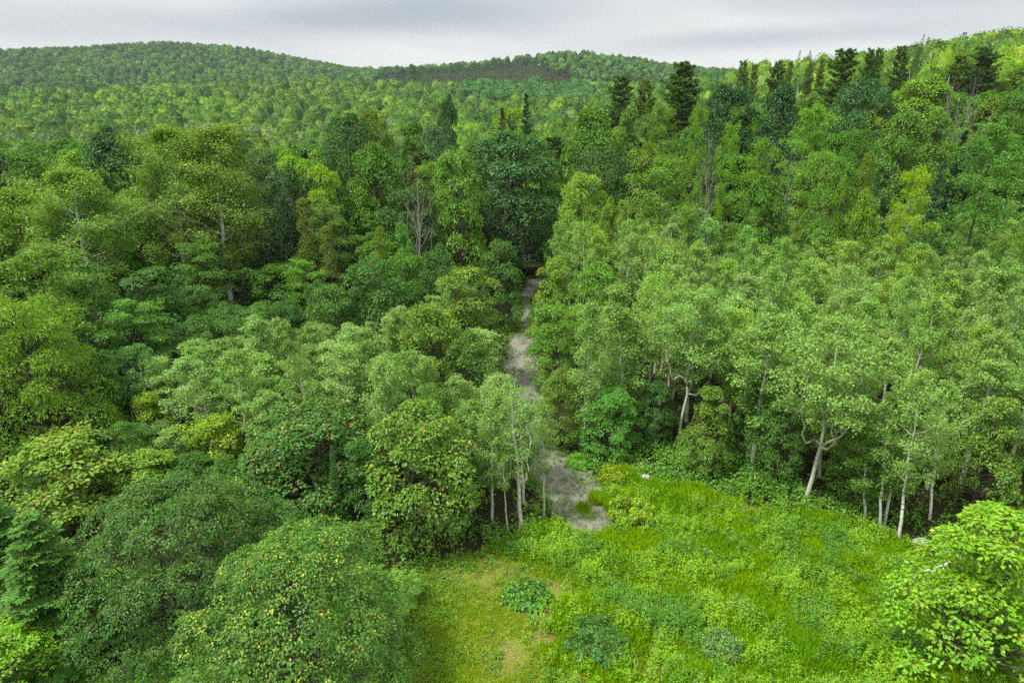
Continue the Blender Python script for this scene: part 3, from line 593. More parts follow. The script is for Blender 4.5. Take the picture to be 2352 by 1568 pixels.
('M',-42.7,83.6,6.9,14.7,'dk','',5,'dark green maple behind the left giant birch'),
('M',-34.5,82.5,7.4,16.3,'midb','',5,'fresh green maple just left of the blue-green poplar'),
('M',-60.1,74.7,7.5,14.1,'mid','',5,'mid-green maple just left of the pale lime tree'),
('M',-59.1,78.2,5.7,13.5,'dk','',5,'dark green maple, second one in front of the dark round crown'),
('B',-43.9,72.4,7.1,11.1,'mid','',5,'mid-green broadleaf tree behind the loose light birch'),
('B',-58.1,83.2,6.3,13.2,'midb','',5,'fresh green broadleaf tree in front of the dark round crown'),
('B',-13.9,75.8,7.7,10.1,'mid','',5,'mid-green broadleaf tree just left of the under-snag oak'),
('B',-21.7,77.6,6.3,13.2,'dk','',5,'dark green broadleaf tree in front of the vivid yellow tree'),
('H',-55.6,80.2,8.6,13.5,'limeh','',5,'light green layered ash in front of the dark round crown'),
('B',-40.0,81.7,6.1,15.2,'mid','',5,'mid-green broadleaf tree behind the left giant birch, the closest such'),
('H',-21.6,68.0,5.1,9.1,'limeh','',5,'light green layered ash just left of the twiggy cedar'),
('M',-17.4,87.9,8.0,14.9,'midb','',5,'fresh green maple behind the soft-crowned oak'),
('M',-69.5,84.4,8.6,13.8,'midb','',5,'fresh green maple just left of the dark round crown'),
('B',-24.6,70.3,6.6,8.5,'mid','',5,'mid-green broadleaf tree just left of the brownish cedar'),
('M',-52.3,83.5,8.1,13.8,'dk','',5,'dark green maple in front of the dark round crown, the closest such'),
('M',-42.0,76.1,6.3,13.7,'midb','',5,'fresh green maple just left of the left giant birch'),
('B',-45.5,79.0,6.8,14.0,'mid','',5,'mid-green broadleaf tree just left of the left giant birch'),
('H',-46.1,84.4,5.9,14.4,'limeh','',5,'light green layered ash, second one just right of the dark round crown'),
('M',-26.8,85.4,8.3,16.8,'dk','',5,'dark green maple behind the blue-green poplar'),
('B',-6.2,84.3,5.8,12.3,'midb','',5,'fresh green broadleaf tree behind the leaning yellow-green maple'),
('B',-55.4,68.8,7.6,11.5,'mid','',5,'mid-green broadleaf tree just left of the pale lime tree'),
('B',6.8,83.3,6.2,12.0,'mid','',5,'mid-green broadleaf tree behind the bright narrow tree'),
('H',-20.4,73.9,6.5,13.9,'limeh','',5,'light green layered ash just right of the brownish cedar'),
('B',-62.2,83.7,6.7,13.6,'midb','',5,'fresh green broadleaf tree just left of the dark round crown'),
('H',-45.0,87.9,7.4,13.7,'limeh','',5,'light green layered ash just right of the dark round crown, the closest such'),
('H',-54.8,75.1,8.8,14.8,'limeh','',5,'light green layered ash behind the pale lime tree'),
('M',-10.9,66.6,6.1,10.5,'mid','',5,'mid-green maple in front of the small bright maple'),
('B',-53.9,64.8,7.5,12.2,'dk','',5,'dark green broadleaf tree in front of the pale lime tree'),
('B',-34.7,86.9,6.3,15.9,'mid','',5,'mid-green broadleaf tree behind the blue-green poplar'),
('B',-61.6,71.4,6.6,13.5,'dk','',5,'dark green broadleaf tree just left of the pale lime tree'),
('B',-22.1,86.3,7.9,14.2,'dk','',5,'dark green broadleaf tree behind the vivid yellow tree'),
('H',-31.9,67.8,6.8,11.2,'brth','',5,'bright green layered ash in front of the right giant birch'),
('B',-38.3,87.7,7.5,15.3,'mid','',5,'mid-green broadleaf tree, second one behind the left giant birch'),
('H',-16.2,78.4,5.2,9.7,'brth','',5,'bright green layered ash in front of the soft-crowned oak'),
('B',-50.2,76.7,6.8,13.8,'dk','',5,'dark green broadleaf tree, second one behind the pale lime tree'),
('B',-54.6,87.3,5.8,13.3,'mid','',5,'mid-green broadleaf tree in front of the dark round crown, the closest such'),
('H',-65.4,85.3,7.4,13.4,'limeh','',5,'light green layered ash just left of the dark round crown'),
('B',-52.0,61.4,6.0,14.8,'midb','',5,'fresh green broadleaf tree in front of the pale lime tree'),
('H',-5.4,70.4,4.2,7.3,'limeh','',5,'light green layered ash behind the shaded back maple'),
('B',-66.5,105.5,7.3,17.4,'lime','',6,'lime-green broadleaf tree just right of the rounded left crown, the closest such'),
('S',47.9,101.1,6.0,16.3,'rust2','',6,'brownish spruce behind the mid slope crown'),
('P',-63.8,151.2,9.7,19.2,'pine','',6,'dark pine behind the rounded left crown'),
('B',41.0,94.5,8.9,17.8,'midb','',6,'fresh green broadleaf tree just left of the green mid crown'),
('B',19.8,139.1,9.8,15.4,'olive','',6,'olive-green broadleaf tree just left of the broad dark pine'),
('B',20.8,151.6,8.2,18.0,'dk','',6,'dark green broadleaf tree in front of the ragged pine'),
('B',-66.6,97.7,7.0,11.7,'lime','',6,'lime-green broadleaf tree, second one just right of the rounded left crown'),
('B',-22.7,134.7,8.8,18.9,'dk','',6,'dark green broadleaf tree behind the between back crown, the closest such'),
('B',91.8,124.3,8.5,18.3,'dk','',6,'dark green broadleaf tree just right of the right twiggy snag'),
('S',19.8,112.0,6.0,17.5,'sprd','',6,'dark spruce behind the high green crown'),
('B',-33.1,128.5,8.0,19.1,'olive','',6,'olive-green broadleaf tree just left of the between back crown'),
('B',115.4,144.2,10.2,16.4,'dk','',6,'dark green broadleaf tree just right of the wide slope pine'),
('B',-89.9,122.6,8.3,16.4,'mid','',6,'mid-green broadleaf tree, second one just left of the rounded left crown'),
('B',-0.9,111.5,10.1,15.7,'dk','',6,'dark green broadleaf tree in front of the brownish spruce'),
('B',-27.3,116.7,8.1,17.8,'dk','',6,'dark green broadleaf tree just left of the between back crown'),
('P',64.4,114.0,8.5,17.1,'pine','',6,'dark pine just right of the dark slope crown'),
('B',14.0,99.1,9.7,15.8,'lime','',6,'lime-green broadleaf tree behind the dark shaded oak'),
('B',60.9,101.3,8.3,18.3,'olive','',6,'olive-green broadleaf tree behind the leafy slope crown'),
('B',-90.7,135.1,10.6,18.1,'mid','',6,'mid-green broadleaf tree, fifth one behind the rounded left crown'),
('B',-80.6,124.3,7.9,16.5,'dk','',6,'dark green broadleaf tree, second one behind the rounded left crown'),
('B',-40.0,98.5,7.4,16.0,'dk','',6,'dark green broadleaf tree just right of the dark spreading oak'),
('S',-71.2,91.3,7.6,18.4,'sprd','',6,'dark spruce in front of the rounded left crown'),
('B',-57.5,122.8,9.5,16.9,'mid','',6,'mid-green broadleaf tree, fourth one behind the dark spreading oak'),
('B',-47.2,113.2,10.2,15.2,'mid','',6,'mid-green broadleaf tree, third one behind the dark spreading oak'),
('B',89.0,144.1,8.2,14.0,'mid','',6,'mid-green broadleaf tree in front of the olive slope pine, the closest such'),
('B',-52.4,115.6,7.6,18.1,'lime','',6,'lime-green broadleaf tree behind the dark spreading oak, the closest such'),
('B',23.4,105.9,9.6,15.5,'dk','',6,'dark green broadleaf tree just right of the high green crown'),
('B',59.0,146.0,7.3,17.5,'lime','',6,'lime-green broadleaf tree just left of the tallest skyline pine'),
('H',-6.3,144.4,8.2,16.6,'limeh','',6,'light green layered ash just left of the peeking lime crown'),
('B',6.2,99.9,7.0,16.6,'mid','',6,'mid-green broadleaf tree behind the dark shaded oak'),
('B',42.3,132.2,8.1,19.0,'mid','',6,'mid-green broadleaf tree just right of the broad dark pine, the closest such'),
('B',98.3,142.3,7.7,12.9,'mid','',6,'mid-green broadleaf tree in front of the wide slope pine, the closest such'),
('B',61.2,136.6,8.8,16.7,'midb','',6,'fresh green broadleaf tree in front of the tallest skyline pine'),
('B',81.3,128.4,7.4,11.9,'lime','',6,'lime-green broadleaf tree in front of the lime slope crown'),
('B',-46.6,123.5,9.7,17.1,'midb','',6,'fresh green broadleaf tree, second one behind the dark spreading oak'),
('B',77.3,149.1,10.7,16.3,'mid','',6,'mid-green broadleaf tree in front of the thin skyline pine'),
('B',89.6,135.9,9.8,15.4,'mid','',6,'mid-green broadleaf tree, second one in front of the olive slope pine'),
('B',30.9,96.7,10.7,17.5,'mid','',6,'mid-green broadleaf tree in front of the left big dark oak'),
('B',-15.6,139.7,8.8,16.4,'lime','',6,'lime-green broadleaf tree just left of the peeking lime crown'),
('B',60.9,121.7,9.6,15.9,'dk','',6,'dark green broadleaf tree behind the dark slope crown'),
('B',-83.8,100.7,10.3,19.2,'dk','',6,'dark green broadleaf tree, second one just left of the rounded left crown'),
('S',102.1,128.5,6.2,17.4,'rust2','',6,'brownish spruce, third one in front of the wide slope pine'),
('B',-10.6,131.3,7.1,15.7,'dk','',6,'dark green broadleaf tree just left of the peeking lime crown'),
('B',-29.2,142.4,8.8,16.4,'lime','',6,'lime-green broadleaf tree in front of the bare-limbed dark tree'),
('B',-32.5,118.2,9.2,18.0,'lime','',6,'lime-green broadleaf tree just left of the between back crown'),
('B',26.9,143.1,7.7,18.0,'olive','',6,'olive-green broadleaf tree behind the broad dark pine'),
('B',29.7,151.3,10.4,18.7,'dk','',6,'dark green broadleaf tree in front of the olive pine'),
('B',-116.0,144.4,7.5,19.3,'midb','',6,'fresh green broadleaf tree, third one just left of the rounded left crown'),
('B',-57.0,102.5,10.7,15.1,'midb','',6,'fresh green broadleaf tree behind the dark spreading oak, the closest such'),
('B',34.3,108.5,9.3,17.3,'olive','',6,'olive-green broadleaf tree behind the left big dark oak'),
('B',-44.4,94.4,9.8,18.1,'mid','',6,'mid-green broadleaf tree just right of the dark spreading oak'),
('H',43.1,143.0,7.2,19.1,'limeh','',6,'light green layered ash just right of the broad dark pine'),
('B',44.7,148.7,9.2,16.1,'midb','',6,'fresh green broadleaf tree just right of the olive pine'),
('B',-61.5,94.6,6.9,11.8,'lime','',6,'lime-green broadleaf tree just left of the dark round crown'),
('B',53.0,138.5,10.2,19.5,'dk','',6,'dark green broadleaf tree just left of the tallest skyline pine'),
('P',7.2,120.4,10.4,18.4,'pine','',6,'dark pine just right of the tall spruce'),
('B',51.6,126.7,8.7,15.7,'lime','',6,'lime-green broadleaf tree behind the light slope crown'),
('P',-27.4,128.8,10.4,18.3,'pine','',6,'dark pine behind the between back crown, the closest such'),
('B',5.9,127.6,8.3,18.1,'olive','',6,'olive-green broadleaf tree behind the tall spruce, the closest such'),
('B',4.1,134.5,9.6,16.7,'olive','',6,'olive-green broadleaf tree in front of the peeking lime crown'),
('B',-93.8,148.9,9.8,19.1,'mid','',6,'mid-green broadleaf tree, tenth one behind the rounded left crown'),
('B',-7.9,104.6,8.3,17.0,'mid','',6,'mid-green broadleaf tree in front of the grey-green back crown, the closest such'),
('B',38.6,126.1,7.2,17.9,'midb','',6,'fresh green broadleaf tree just right of the broad dark pine'),
('B',-16.6,133.3,7.3,18.4,'midb','',6,'fresh green broadleaf tree behind the between back crown'),
('B',69.0,137.8,8.7,16.6,'olive','',6,'olive-green broadleaf tree just right of the tallest skyline pine'),
('S',-4.2,135.2,5.0,18.0,'rust2','',6,'brownish spruce in front of the peeking lime crown, the closest such'),
('B',-42.3,147.1,9.3,17.0,'olive','',6,'olive-green broadleaf tree just left of the bare-limbed dark tree, the closest such'),
('B',-17.5,119.8,9.5,15.6,'lime','',6,'lime-green broadleaf tree behind the between back crown, the closest such'),
('B',-35.0,123.7,8.7,18.9,'mid','',6,'mid-green broadleaf tree just left of the between back crown'),
('B',69.1,126.2,7.8,13.7,'midb','',6,'fresh green broadleaf tree behind the left twiggy snag'),
('B',-61.1,111.9,9.5,17.9,'midb','',6,'fresh green broadleaf tree just right of the rounded left crown'),
('S',14.0,119.0,6.0,15.4,'sprd','',6,'dark spruce behind the broad crown'),
('B',-91.8,112.6,9.1,16.8,'mid','',6,'mid-green broadleaf tree just left of the rounded left crown, the closest such'),
('S',-67.9,149.1,4.9,18.2,'rust2','',6,'brownish spruce, second one behind the rounded left crown'),
('B',66.7,101.9,7.3,17.5,'dk','',6,'dark green broadleaf tree just left of the cut right crown'),
('B',30.5,117.9,7.8,19.2,'mid','',6,'mid-green broadleaf tree in front of the broad dark pine'),
('B',-108.0,149.6,9.4,15.0,'lime','',6,'lime-green broadleaf tree, fourth one behind the rounded left crown'),
('B',24.1,94.7,8.3,18.0,'mid','',6,'mid-green broadleaf tree in front of the light ash'),
('B',73.2,105.6,7.9,18.3,'mid','',6,'mid-green broadleaf tree just left of the cut right crown'),
('P',-67.0,131.1,10.6,18.8,'pine2','',6,'olive pine behind the rounded left crown'),
('B',-12.1,123.8,8.1,15.2,'mid','',6,'mid-green broadleaf tree behind the grey-green back crown'),
('B',-29.0,103.8,8.3,17.1,'mid','',6,'mid-green broadleaf tree just left of the olive crown'),
('B',-14.6,96.7,7.2,16.0,'dk','',6,'dark green broadleaf tree just right of the tall dark oak'),
('B',84.4,134.0,6.2,10.3,'mid','',6,'mid-green broadleaf tree just right of the lime slope crown, the closest such'),
('B',18.9,123.3,7.5,16.5,'lime','',6,'lime-green broadleaf tree behind the high green crown'),
('B',13.3,146.0,10.9,17.7,'dk','',6,'dark green broadleaf tree just right of the peeking lime crown'),
('H',-109.6,140.6,9.5,18.9,'brth','',6,'bright green layered ash just left of the rounded left crown'),
('S',2.1,144.2,5.6,18.5,'rust2','',6,'brownish spruce behind the peeking lime crown'),
('B',92.4,117.9,8.0,15.1,'olive','',6,'olive-green broadleaf tree, third one just right of the cut right crown'),
('B',27.9,109.8,9.0,15.4,'lime','',6,'lime-green broadleaf tree behind the left big dark oak'),
('B',-97.4,122.2,8.7,17.8,'lime','',6,'lime-green broadleaf tree just left of the rounded left crown'),
('H',-87.2,128.8,9.0,15.2,'limeh','',6,'light green layered ash behind the rounded left crown, the closest such'),
('B',81.3,119.4,9.8,18.8,'olive','',6,'olive-green broadleaf tree just right of the right twiggy snag'),
('B',14.9,132.4,10.5,18.6,'mid','',6,'mid-green broadleaf tree, second one just right of the tall spruce'),
('B',104.9,145.6,7.6,18.9,'midb','',6,'fresh green broadleaf tree just right of the wide slope pine, the closest such'),
('B',-47.0,100.6,7.4,17.0,'lime','',6,'lime-green broadleaf tree just right of the dark spreading oak'),
('S',-50.8,146.4,6.2,18.9,'rust2','',6,'brownish spruce just left of the bare-limbed dark tree'),
('B',-102.9,135.7,8.5,18.9,'mid','',6,'mid-green broadleaf tree, third one just left of the rounded left crown'),
('B',65.0,91.0,7.5,16.7,'mid','',6,'mid-green broadleaf tree just right of the leafy slope crown, the closest such'),
('H',-86.6,145.4,8.9,18.8,'limeh','',6,'light green layered ash, second one behind the rounded left crown'),
('B',45.7,110.5,7.3,18.3,'mid','',6,'mid-green broadleaf tree in front of the light slope crown'),
('S',-5.6,131.3,6.5,15.6,'rust2','',6,'brownish spruce, second one in front of the peeking lime crown'),
('B',-36.9,135.3,7.7,16.5,'dk','',6,'dark green broadleaf tree, second one behind the between back crown'),
('B',-51.4,140.8,7.3,15.5,'mid','',6,'mid-green broadleaf tree, sixth one behind the dark spreading oak'),
('B',-75.6,118.6,8.7,18.3,'midb','',6,'fresh green broadleaf tree behind the rounded left crown, the closest such'),
('B',-21.6,144.7,7.1,15.2,'olive','',6,'olive-green broadleaf tree, second one in front of the bare-limbed dark tree'),
('H',-24.4,110.9,8.5,17.8,'brth','',6,'bright green layered ash behind the olive crown'),
('B',-26.0,146.6,8.0,15.9,'olive','',6,'olive-green broadleaf tree, third one in front of the bare-limbed dark tree'),
('B',-15.0,146.0,9.8,16.2,'olive','',6,'olive-green broadleaf tree in front of the bare-limbed dark tree, the closest such'),
('B',-73.9,97.6,5.9,11.8,'olive','',6,'olive-green broadleaf tree in front of the rounded left crown'),
('B',-59.8,146.8,8.8,19.3,'lime','',6,'lime-green broadleaf tree, third one behind the rounded left crown'),
('B',-66.7,89.8,6.1,12.7,'mid','',6,'mid-green broadleaf tree just left of the dark round crown'),
('B',-97.9,142.8,8.3,19.2,'mid','',6,'mid-green broadleaf tree, ninth one behind the rounded left crown'),
('H',80.0,143.3,10.1,16.8,'brth','',6,'bright green layered ash behind the lime slope crown'),
('B',48.6,105.8,9.7,15.1,'mid','',6,'mid-green broadleaf tree behind the mid slope crown'),
('S',-6.4,97.9,6.5,16.3,'sprd','',6,'dark spruce, second one behind the huge dome maple'),
('B',-72.0,125.3,10.4,17.4,'olive','',6,'olive-green broadleaf tree behind the rounded left crown, the closest such'),
('B',56.3,105.8,9.6,17.3,'dk','',6,'dark green broadleaf tree in front of the dark slope crown'),
('B',-19.4,129.1,9.4,16.5,'lime','',6,'lime-green broadleaf tree, second one behind the between back crown'),
('B',-80.4,132.4,11.0,15.1,'olive','',6,'olive-green broadleaf tree, second one behind the rounded left crown'),
('B',7.6,141.6,8.1,17.2,'midb','',6,'fresh green broadleaf tree just right of the peeking lime crown'),
('H',38.1,146.7,8.4,19.4,'brth','',6,'bright green layered ash in front of the olive pine'),
('B',66.3,108.6,9.4,16.9,'mid','',6,'mid-green broadleaf tree in front of the left twiggy snag'),
('B',-29.5,92.3,9.9,17.3,'lime','',6,'lime-green broadleaf tree just left of the tall dark oak'),
('B',-64.4,138.9,8.1,16.4,'midb','',6,'fresh green broadleaf tree, second one behind the rounded left crown'),
('S',73.6,92.9,5.6,17.4,'rust2','',6,'brownish spruce, second one in front of the cut right crown'),
('B',-72.8,135.9,9.5,19.1,'lime','',6,'lime-green broadleaf tree, second one behind the rounded left crown'),
('B',-60.0,132.5,10.8,15.8,'dk','',6,'dark green broadleaf tree, third one behind the rounded left crown'),
('B',40.4,139.1,7.8,15.7,'mid','',6,'mid-green broadleaf tree, second one just right of the broad dark pine'),
('B',-119.4,150.1,9.4,18.0,'midb','',6,'fresh green broadleaf tree, fifth one just left of the rounded left crown'),
('B',97.5,128.3,7.2,16.4,'lime','',6,'lime-green broadleaf tree in front of the wide slope pine'),
('B',-12.0,101.6,7.0,16.8,'mid','',6,'mid-green broadleaf tree, second one in front of the grey-green back crown'),
('B',57.5,127.3,7.8,18.8,'mid','',6,'mid-green broadleaf tree behind the dark slope crown'),
('H',-10.4,117.8,7.5,18.1,'brth','',6,'bright green layered ash behind the grey-green back crown'),
('B',-3.0,123.2,8.6,18.5,'mid','',6,'mid-green broadleaf tree just left of the tall spruce'),
('B',-114.0,149.1,8.6,16.1,'midb','',6,'fresh green broadleaf tree, fourth one just left of the rounded left crown'),
('P',-53.5,129.5,7.5,15.6,'pine','',6,'dark pine behind the dark spreading oak'),
('B',77.3,90.8,7.6,16.1,'dk','',6,'dark green broadleaf tree, second one in front of the cut right crown'),
('B',-64.8,122.1,9.5,15.8,'lime','',6,'lime-green broadleaf tree behind the rounded left crown, the closest such'),
('B',-72.1,114.1,8.4,19.0,'mid','',6,'mid-green broadleaf tree, second one behind the rounded left crown'),
('B',-0.8,129.2,8.5,18.9,'olive','',6,'olive-green broadleaf tree, second one behind the tall spruce'),
('P',-39.3,116.0,10.4,16.5,'pine2','',6,'olive pine behind the dark spreading oak'),
('B',-34.0,148.2,10.0,15.7,'midb','',6,'fresh green broadleaf tree just left of the bare-limbed dark tree'),
('H',23.0,128.0,9.9,16.7,'limeh','',6,'light green layered ash just left of the broad dark pine'),
('B',-80.5,119.0,7.1,16.1,'mid','',6,'mid-green broadleaf tree, third one behind the rounded left crown'),
('B',-46.3,105.5,8.0,19.4,'mid','',6,'mid-green broadleaf tree, second one behind the dark spreading oak'),
('B',62.7,149.6,7.1,15.1,'mid','',6,'mid-green broadleaf tree behind the tallest skyline pine'),
('S',94.6,137.9,5.7,14.0,'rust2','',6,'brownish spruce in front of the wide slope pine, the closest such'),
('B',114.4,151.0,8.2,18.2,'midb','',6,'fresh green broadleaf tree, third one just right of the wide slope pine'),
('B',72.5,141.7,8.0,15.1,'dk','',6,'dark green broadleaf tree behind the lime slope crown'),
('B',85.2,149.2,7.4,17.8,'mid','',6,'mid-green broadleaf tree just left of the olive slope pine'),
('B',-39.7,140.7,7.9,17.4,'olive','',6,'olive-green broadleaf tree, second one just left of the bare-limbed dark tree'),
('B',-7.1,93.5,6.8,16.7,'mid','',6,'mid-green broadleaf tree just left of the huge dome maple'),
('H',-96.3,131.1,10.7,19.1,'brth','',6,'bright green layered ash behind the rounded left crown'),
('B',-80.8,148.9,7.1,15.1,'olive','',6,'olive-green broadleaf tree, third one behind the rounded left crown'),
('B',-81.4,111.0,9.1,17.3,'midb','',6,'fresh green broadleaf tree just left of the rounded left crown, the closest such'),
('B',64.2,131.1,10.2,17.4,'lime','',6,'lime-green broadleaf tree in front of the tallest skyline pine'),
('B',105.5,150.8,8.7,15.1,'olive','',6,'olive-green broadleaf tree just right of the wide slope pine'),
('B',-59.0,138.7,9.7,17.1,'dk','',6,'dark green broadleaf tree, fourth one behind the rounded left crown'),
('S',-20.2,96.5,6.8,15.1,'rust2','',6,'brownish spruce behind the tall dark oak'),
('B',-69.1,142.3,9.6,18.4,'mid','',6,'mid-green broadleaf tree, seventh one behind the rounded left crown'),
('B',-76.3,151.5,8.1,19.3,'olive','',6,'olive-green broadleaf tree, fourth one behind the rounded left crown'),
('B',-78.5,142.4,10.1,19.0,'dk','',6,'dark green broadleaf tree, fifth one behind the rounded left crown'),
('H',-29.2,98.7,8.6,15.3,'limeh','',6,'light green layered ash just left of the tall dark oak'),
('B',6.6,151.7,9.2,19.3,'lime','',6,'lime-green broadleaf tree behind the peeking lime crown'),
('B',-72.2,147.7,8.4,17.0,'mid','',6,'mid-green broadleaf tree, eighth one behind the rounded left crown'),
('B',69.1,149.5,8.8,19.1,'lime','',6,'lime-green broadleaf tree behind the tallest skyline pine'),
('S',-33.3,113.0,6.5,17.4,'sprd','',6,'dark spruce just left of the olive crown'),
('B',29.9,123.7,8.2,17.7,'dk','',6,'dark green broadleaf tree in front of the broad dark pine'),
('B',-85.6,117.9,8.3,16.2,'olive','',6,'olive-green broadleaf tree just left of the rounded left crown, the closest such'),
('B',-46.3,139.5,9.7,15.3,'lime','',6,'lime-green broadleaf tree, second one behind the dark spreading oak'),
('P',5.6,112.2,7.8,16.3,'pine','',6,'dark pine just left of the broad crown'),
('S',-49.8,130.9,5.3,15.7,'rust2','',6,'brownish spruce behind the dark spreading oak'),
('P',-47.0,151.3,10.8,17.3,'pine2','',6,'olive pine just left of the bare-limbed dark tree'),
('H',82.0,96.0,9.1,16.6,'brth','',6,'bright green layered ash in front of the cut right crown'),
('B',-54.7,145.1,7.3,19.1,'dk','',6,'dark green broadleaf tree, sixth one behind the rounded left crown'),
('B',24.8,120.4,9.2,16.5,'lime','',6,'lime-green broadleaf tree in front of the broad dark pine'),
('B',-36.0,106.9,7.0,18.1,'lime','',6,'lime-green broadleaf tree just left of the olive crown'),
('B',-101.9,127.3,10.0,19.5,'olive','',6,'olive-green broadleaf tree, second one just left of the rounded left crown'),
('S',-50.4,92.3,5.9,14.0,'sprd','',6,'dark spruce in front of the dark spreading oak'),
('B',105.2,138.5,7.7,16.3,'mid','',6,'mid-green broadleaf tree, second one in front of the wide slope pine'),
('B',85.9,107.6,8.0,16.2,'olive','',6,'olive-green broadleaf tree just right of the cut right crown, the closest such'),
('B',25.8,138.3,8.5,18.9,'lime','',6,'lime-green broadleaf tree behind the broad dark pine'),
('B',35.6,113.6,7.5,15.1,'mid','',6,'mid-green broadleaf tree behind the left big dark oak'),
('B',20.5,133.3,7.4,18.9,'lime','',6,'lime-green broadleaf tree just left of the broad dark pine'),
('B',51.1,151.4,11.0,15.9,'mid','',6,'mid-green broadleaf tree, second one just left of the tallest skyline pine'),
('B',-61.5,99.2,7.5,17.9,'lime','',6,'lime-green broadleaf tree just left of the dark spreading oak'),
('B',48.2,143.0,8.3,18.1,'mid','',6,'mid-green broadleaf tree just left of the tallest skyline pine, the closest such'),
('S',31.3,139.2,6.0,17.3,'sprd','',6,'dark spruce behind the broad dark pine, the closest such'),
('B',-102.1,147.0,9.8,17.1,'mid','',6,'mid-green broadleaf tree, eleventh one behind the rounded left crown'),
('B',-83.3,140.0,7.1,15.4,'mid','',6,'mid-green broadleaf tree, sixth one behind the rounded left crown'),
('B',21.7,146.7,8.4,18.8,'lime','',6,'lime-green broadleaf tree in front of the ragged pine'),
('B',-34.8,140.8,7.8,15.2,'dk','',6,'dark green broadleaf tree, second one in front of the bare-limbed dark tree'),
('B',87.6,128.8,10.2,16.4,'mid','',6,'mid-green broadleaf tree, second one just right of the lime slope crown'),
('B',-78.2,106.7,8.1,16.8,'dk','',6,'dark green broadleaf tree just left of the rounded left crown, the closest such'),
('B',-106.9,131.0,9.0,18.8,'olive','',6,'olive-green broadleaf tree, third one just left of the rounded left crown'),
('B',-88.4,106.1,7.8,17.7,'midb','',6,'fresh green broadleaf tree, second one just left of the rounded left crown'),
('B',52.6,110.8,10.7,17.6,'mid','',6,'mid-green broadleaf tree in front of the dark slope crown'),
('B',41.2,111.0,7.5,15.0,'olive','',6,'olive-green broadleaf tree behind the right big dark oak'),
('B',-43.3,130.8,10.4,18.0,'mid','',6,'mid-green broadleaf tree, fifth one behind the dark spreading oak'),
('B',-7.8,137.2,7.3,16.5,'midb','',6,'fresh green broadleaf tree just left of the peeking lime crown'),
('P',-2.8,148.7,9.6,17.0,'pine','',6,'dark pine behind the peeking lime crown'),
('B',39.6,116.4,8.7,18.8,'mid','',6,'mid-green broadleaf tree just left of the light slope crown'),
('B',3.9,106.8,9.4,16.1,'olive','',6,'olive-green broadleaf tree just left of the broad crown'),
('B',46.2,122.8,8.3,17.0,'mid','',6,'mid-green broadleaf tree behind the light slope crown, the closest such'),
('B',92.5,110.9,9.6,19.1,'mid','',6,'mid-green broadleaf tree just right of the cut right crown'),
('B',13.5,124.0,7.3,16.8,'mid','',6,'mid-green broadleaf tree just right of the tall spruce, the closest such'),
('B',-20.5,150.6,10.4,18.2,'dk','',6,'dark green broadleaf tree in front of the bare-limbed dark tree, the closest such'),
('S',89.5,120.7,5.7,18.9,'rust2','',6,'brownish spruce just right of the right twiggy snag'),
('B',86.2,113.4,10.8,18.0,'olive','',6,'olive-green broadleaf tree, second one just right of the cut right crown'),
('S',-76.5,147.2,5.5,17.7,'rust2','',6,'brownish spruce behind the rounded left crown, the closest such'),
('P',-31.0,136.2,7.0,18.4,'pine','',6,'dark pine, second one behind the between back crown'),
('B',-69.5,119.3,8.3,16.5,'dk','',6,'dark green broadleaf tree behind the rounded left crown, the closest such'),
('S',-100.4,151.6,5.2,15.4,'sprd','',6,'dark spruce behind the rounded left crown'),
('B',-68.8,109.8,8.9,18.4,'mid','',6,'mid-green broadleaf tree behind the rounded left crown, the closest such'),
('B',109.9,147.8,7.3,16.8,'midb','',6,'fresh green broadleaf tree, second one just right of the wide slope pine'),
('B',68.4,95.8,7.2,19.2,'mid','',6,'mid-green broadleaf tree, second one just right of the leafy slope crown'),
('B',-34.8,92.2,7.1,17.5,'dk','',6,'dark green broadleaf tree behind the blue-green poplar'),
('B',-54.0,110.1,8.7,15.1,'olive','',6,'olive-green broadleaf tree behind the dark spreading oak'),
('P',58.1,141.2,8.1,17.5,'pine2','',6,'olive pine just left of the tallest skyline pine'),
('P',-76.2,91.5,7.2,16.3,'pine','',6,'dark pine in front of the rounded left crown'),
('B',77.3,100.7,10.3,15.7,'dk','',6,'dark green broadleaf tree in front of the cut right crown, the closest such'),
('S',-39.5,124.9,5.2,15.6,'rust2','',6,'brownish spruce just left of the between back crown'),
('S',33.8,143.8,6.2,16.2,'sprd','',6,'dark spruce, third one behind the broad dark pine'),
('B',94.1,132.0,7.3,16.3,'mid','',6,'mid-green broadleaf tree, third one in front of the olive slope pine'),
('P',-6.6,113.1,7.3,17.8,'pine2','',6,'olive pine just right of the grey-green back crown'),
('S',-0.7,97.9,6.8,17.9,'sprd','',6,'dark spruce behind the huge dome maple, the closest such'),
('S',35.6,137.8,5.2,15.3,'sprd','',6,'dark spruce, second one behind the broad dark pine'),
('B',24.6,114.5,9.5,18.0,'mid','',6,'mid-green broadleaf tree just right of the high green crown'),
('B',72.8,111.7,8.4,15.1,'olive','',6,'olive-green broadleaf tree just left of the cut right crown'),
('B',13.6,113.0,7.8,17.4,'midb','',6,'fresh green broadleaf tree behind the broad crown'),
('P',-13.5,106.5,7.5,16.8,'pine','',6,'dark pine in front of the grey-green back crown'),
('H',36.0,121.3,9.8,18.0,'limeh','',6,'light green layered ash in front of the broad dark pine'),
('H',-28.8,151.9,9.9,19.1,'limeh','',6,'light green layered ash just left of the bare-limbed dark tree'),
('P',72.7,88.2,9.6,15.8,'pine','',6,'dark pine just right of the leafy slope crown'),
('H',56.1,99.8,7.9,16.8,'limeh','',6,'light green layered ash just right of the mid slope crown'),
('B',-24.2,121.1,8.5,15.7,'mid','',6,'mid-green broadleaf tree behind the between back crown'),
('S',98.6,134.1,7.2,19.2,'rust2','',6,'brownish spruce, second one in front of the wide slope pine'),
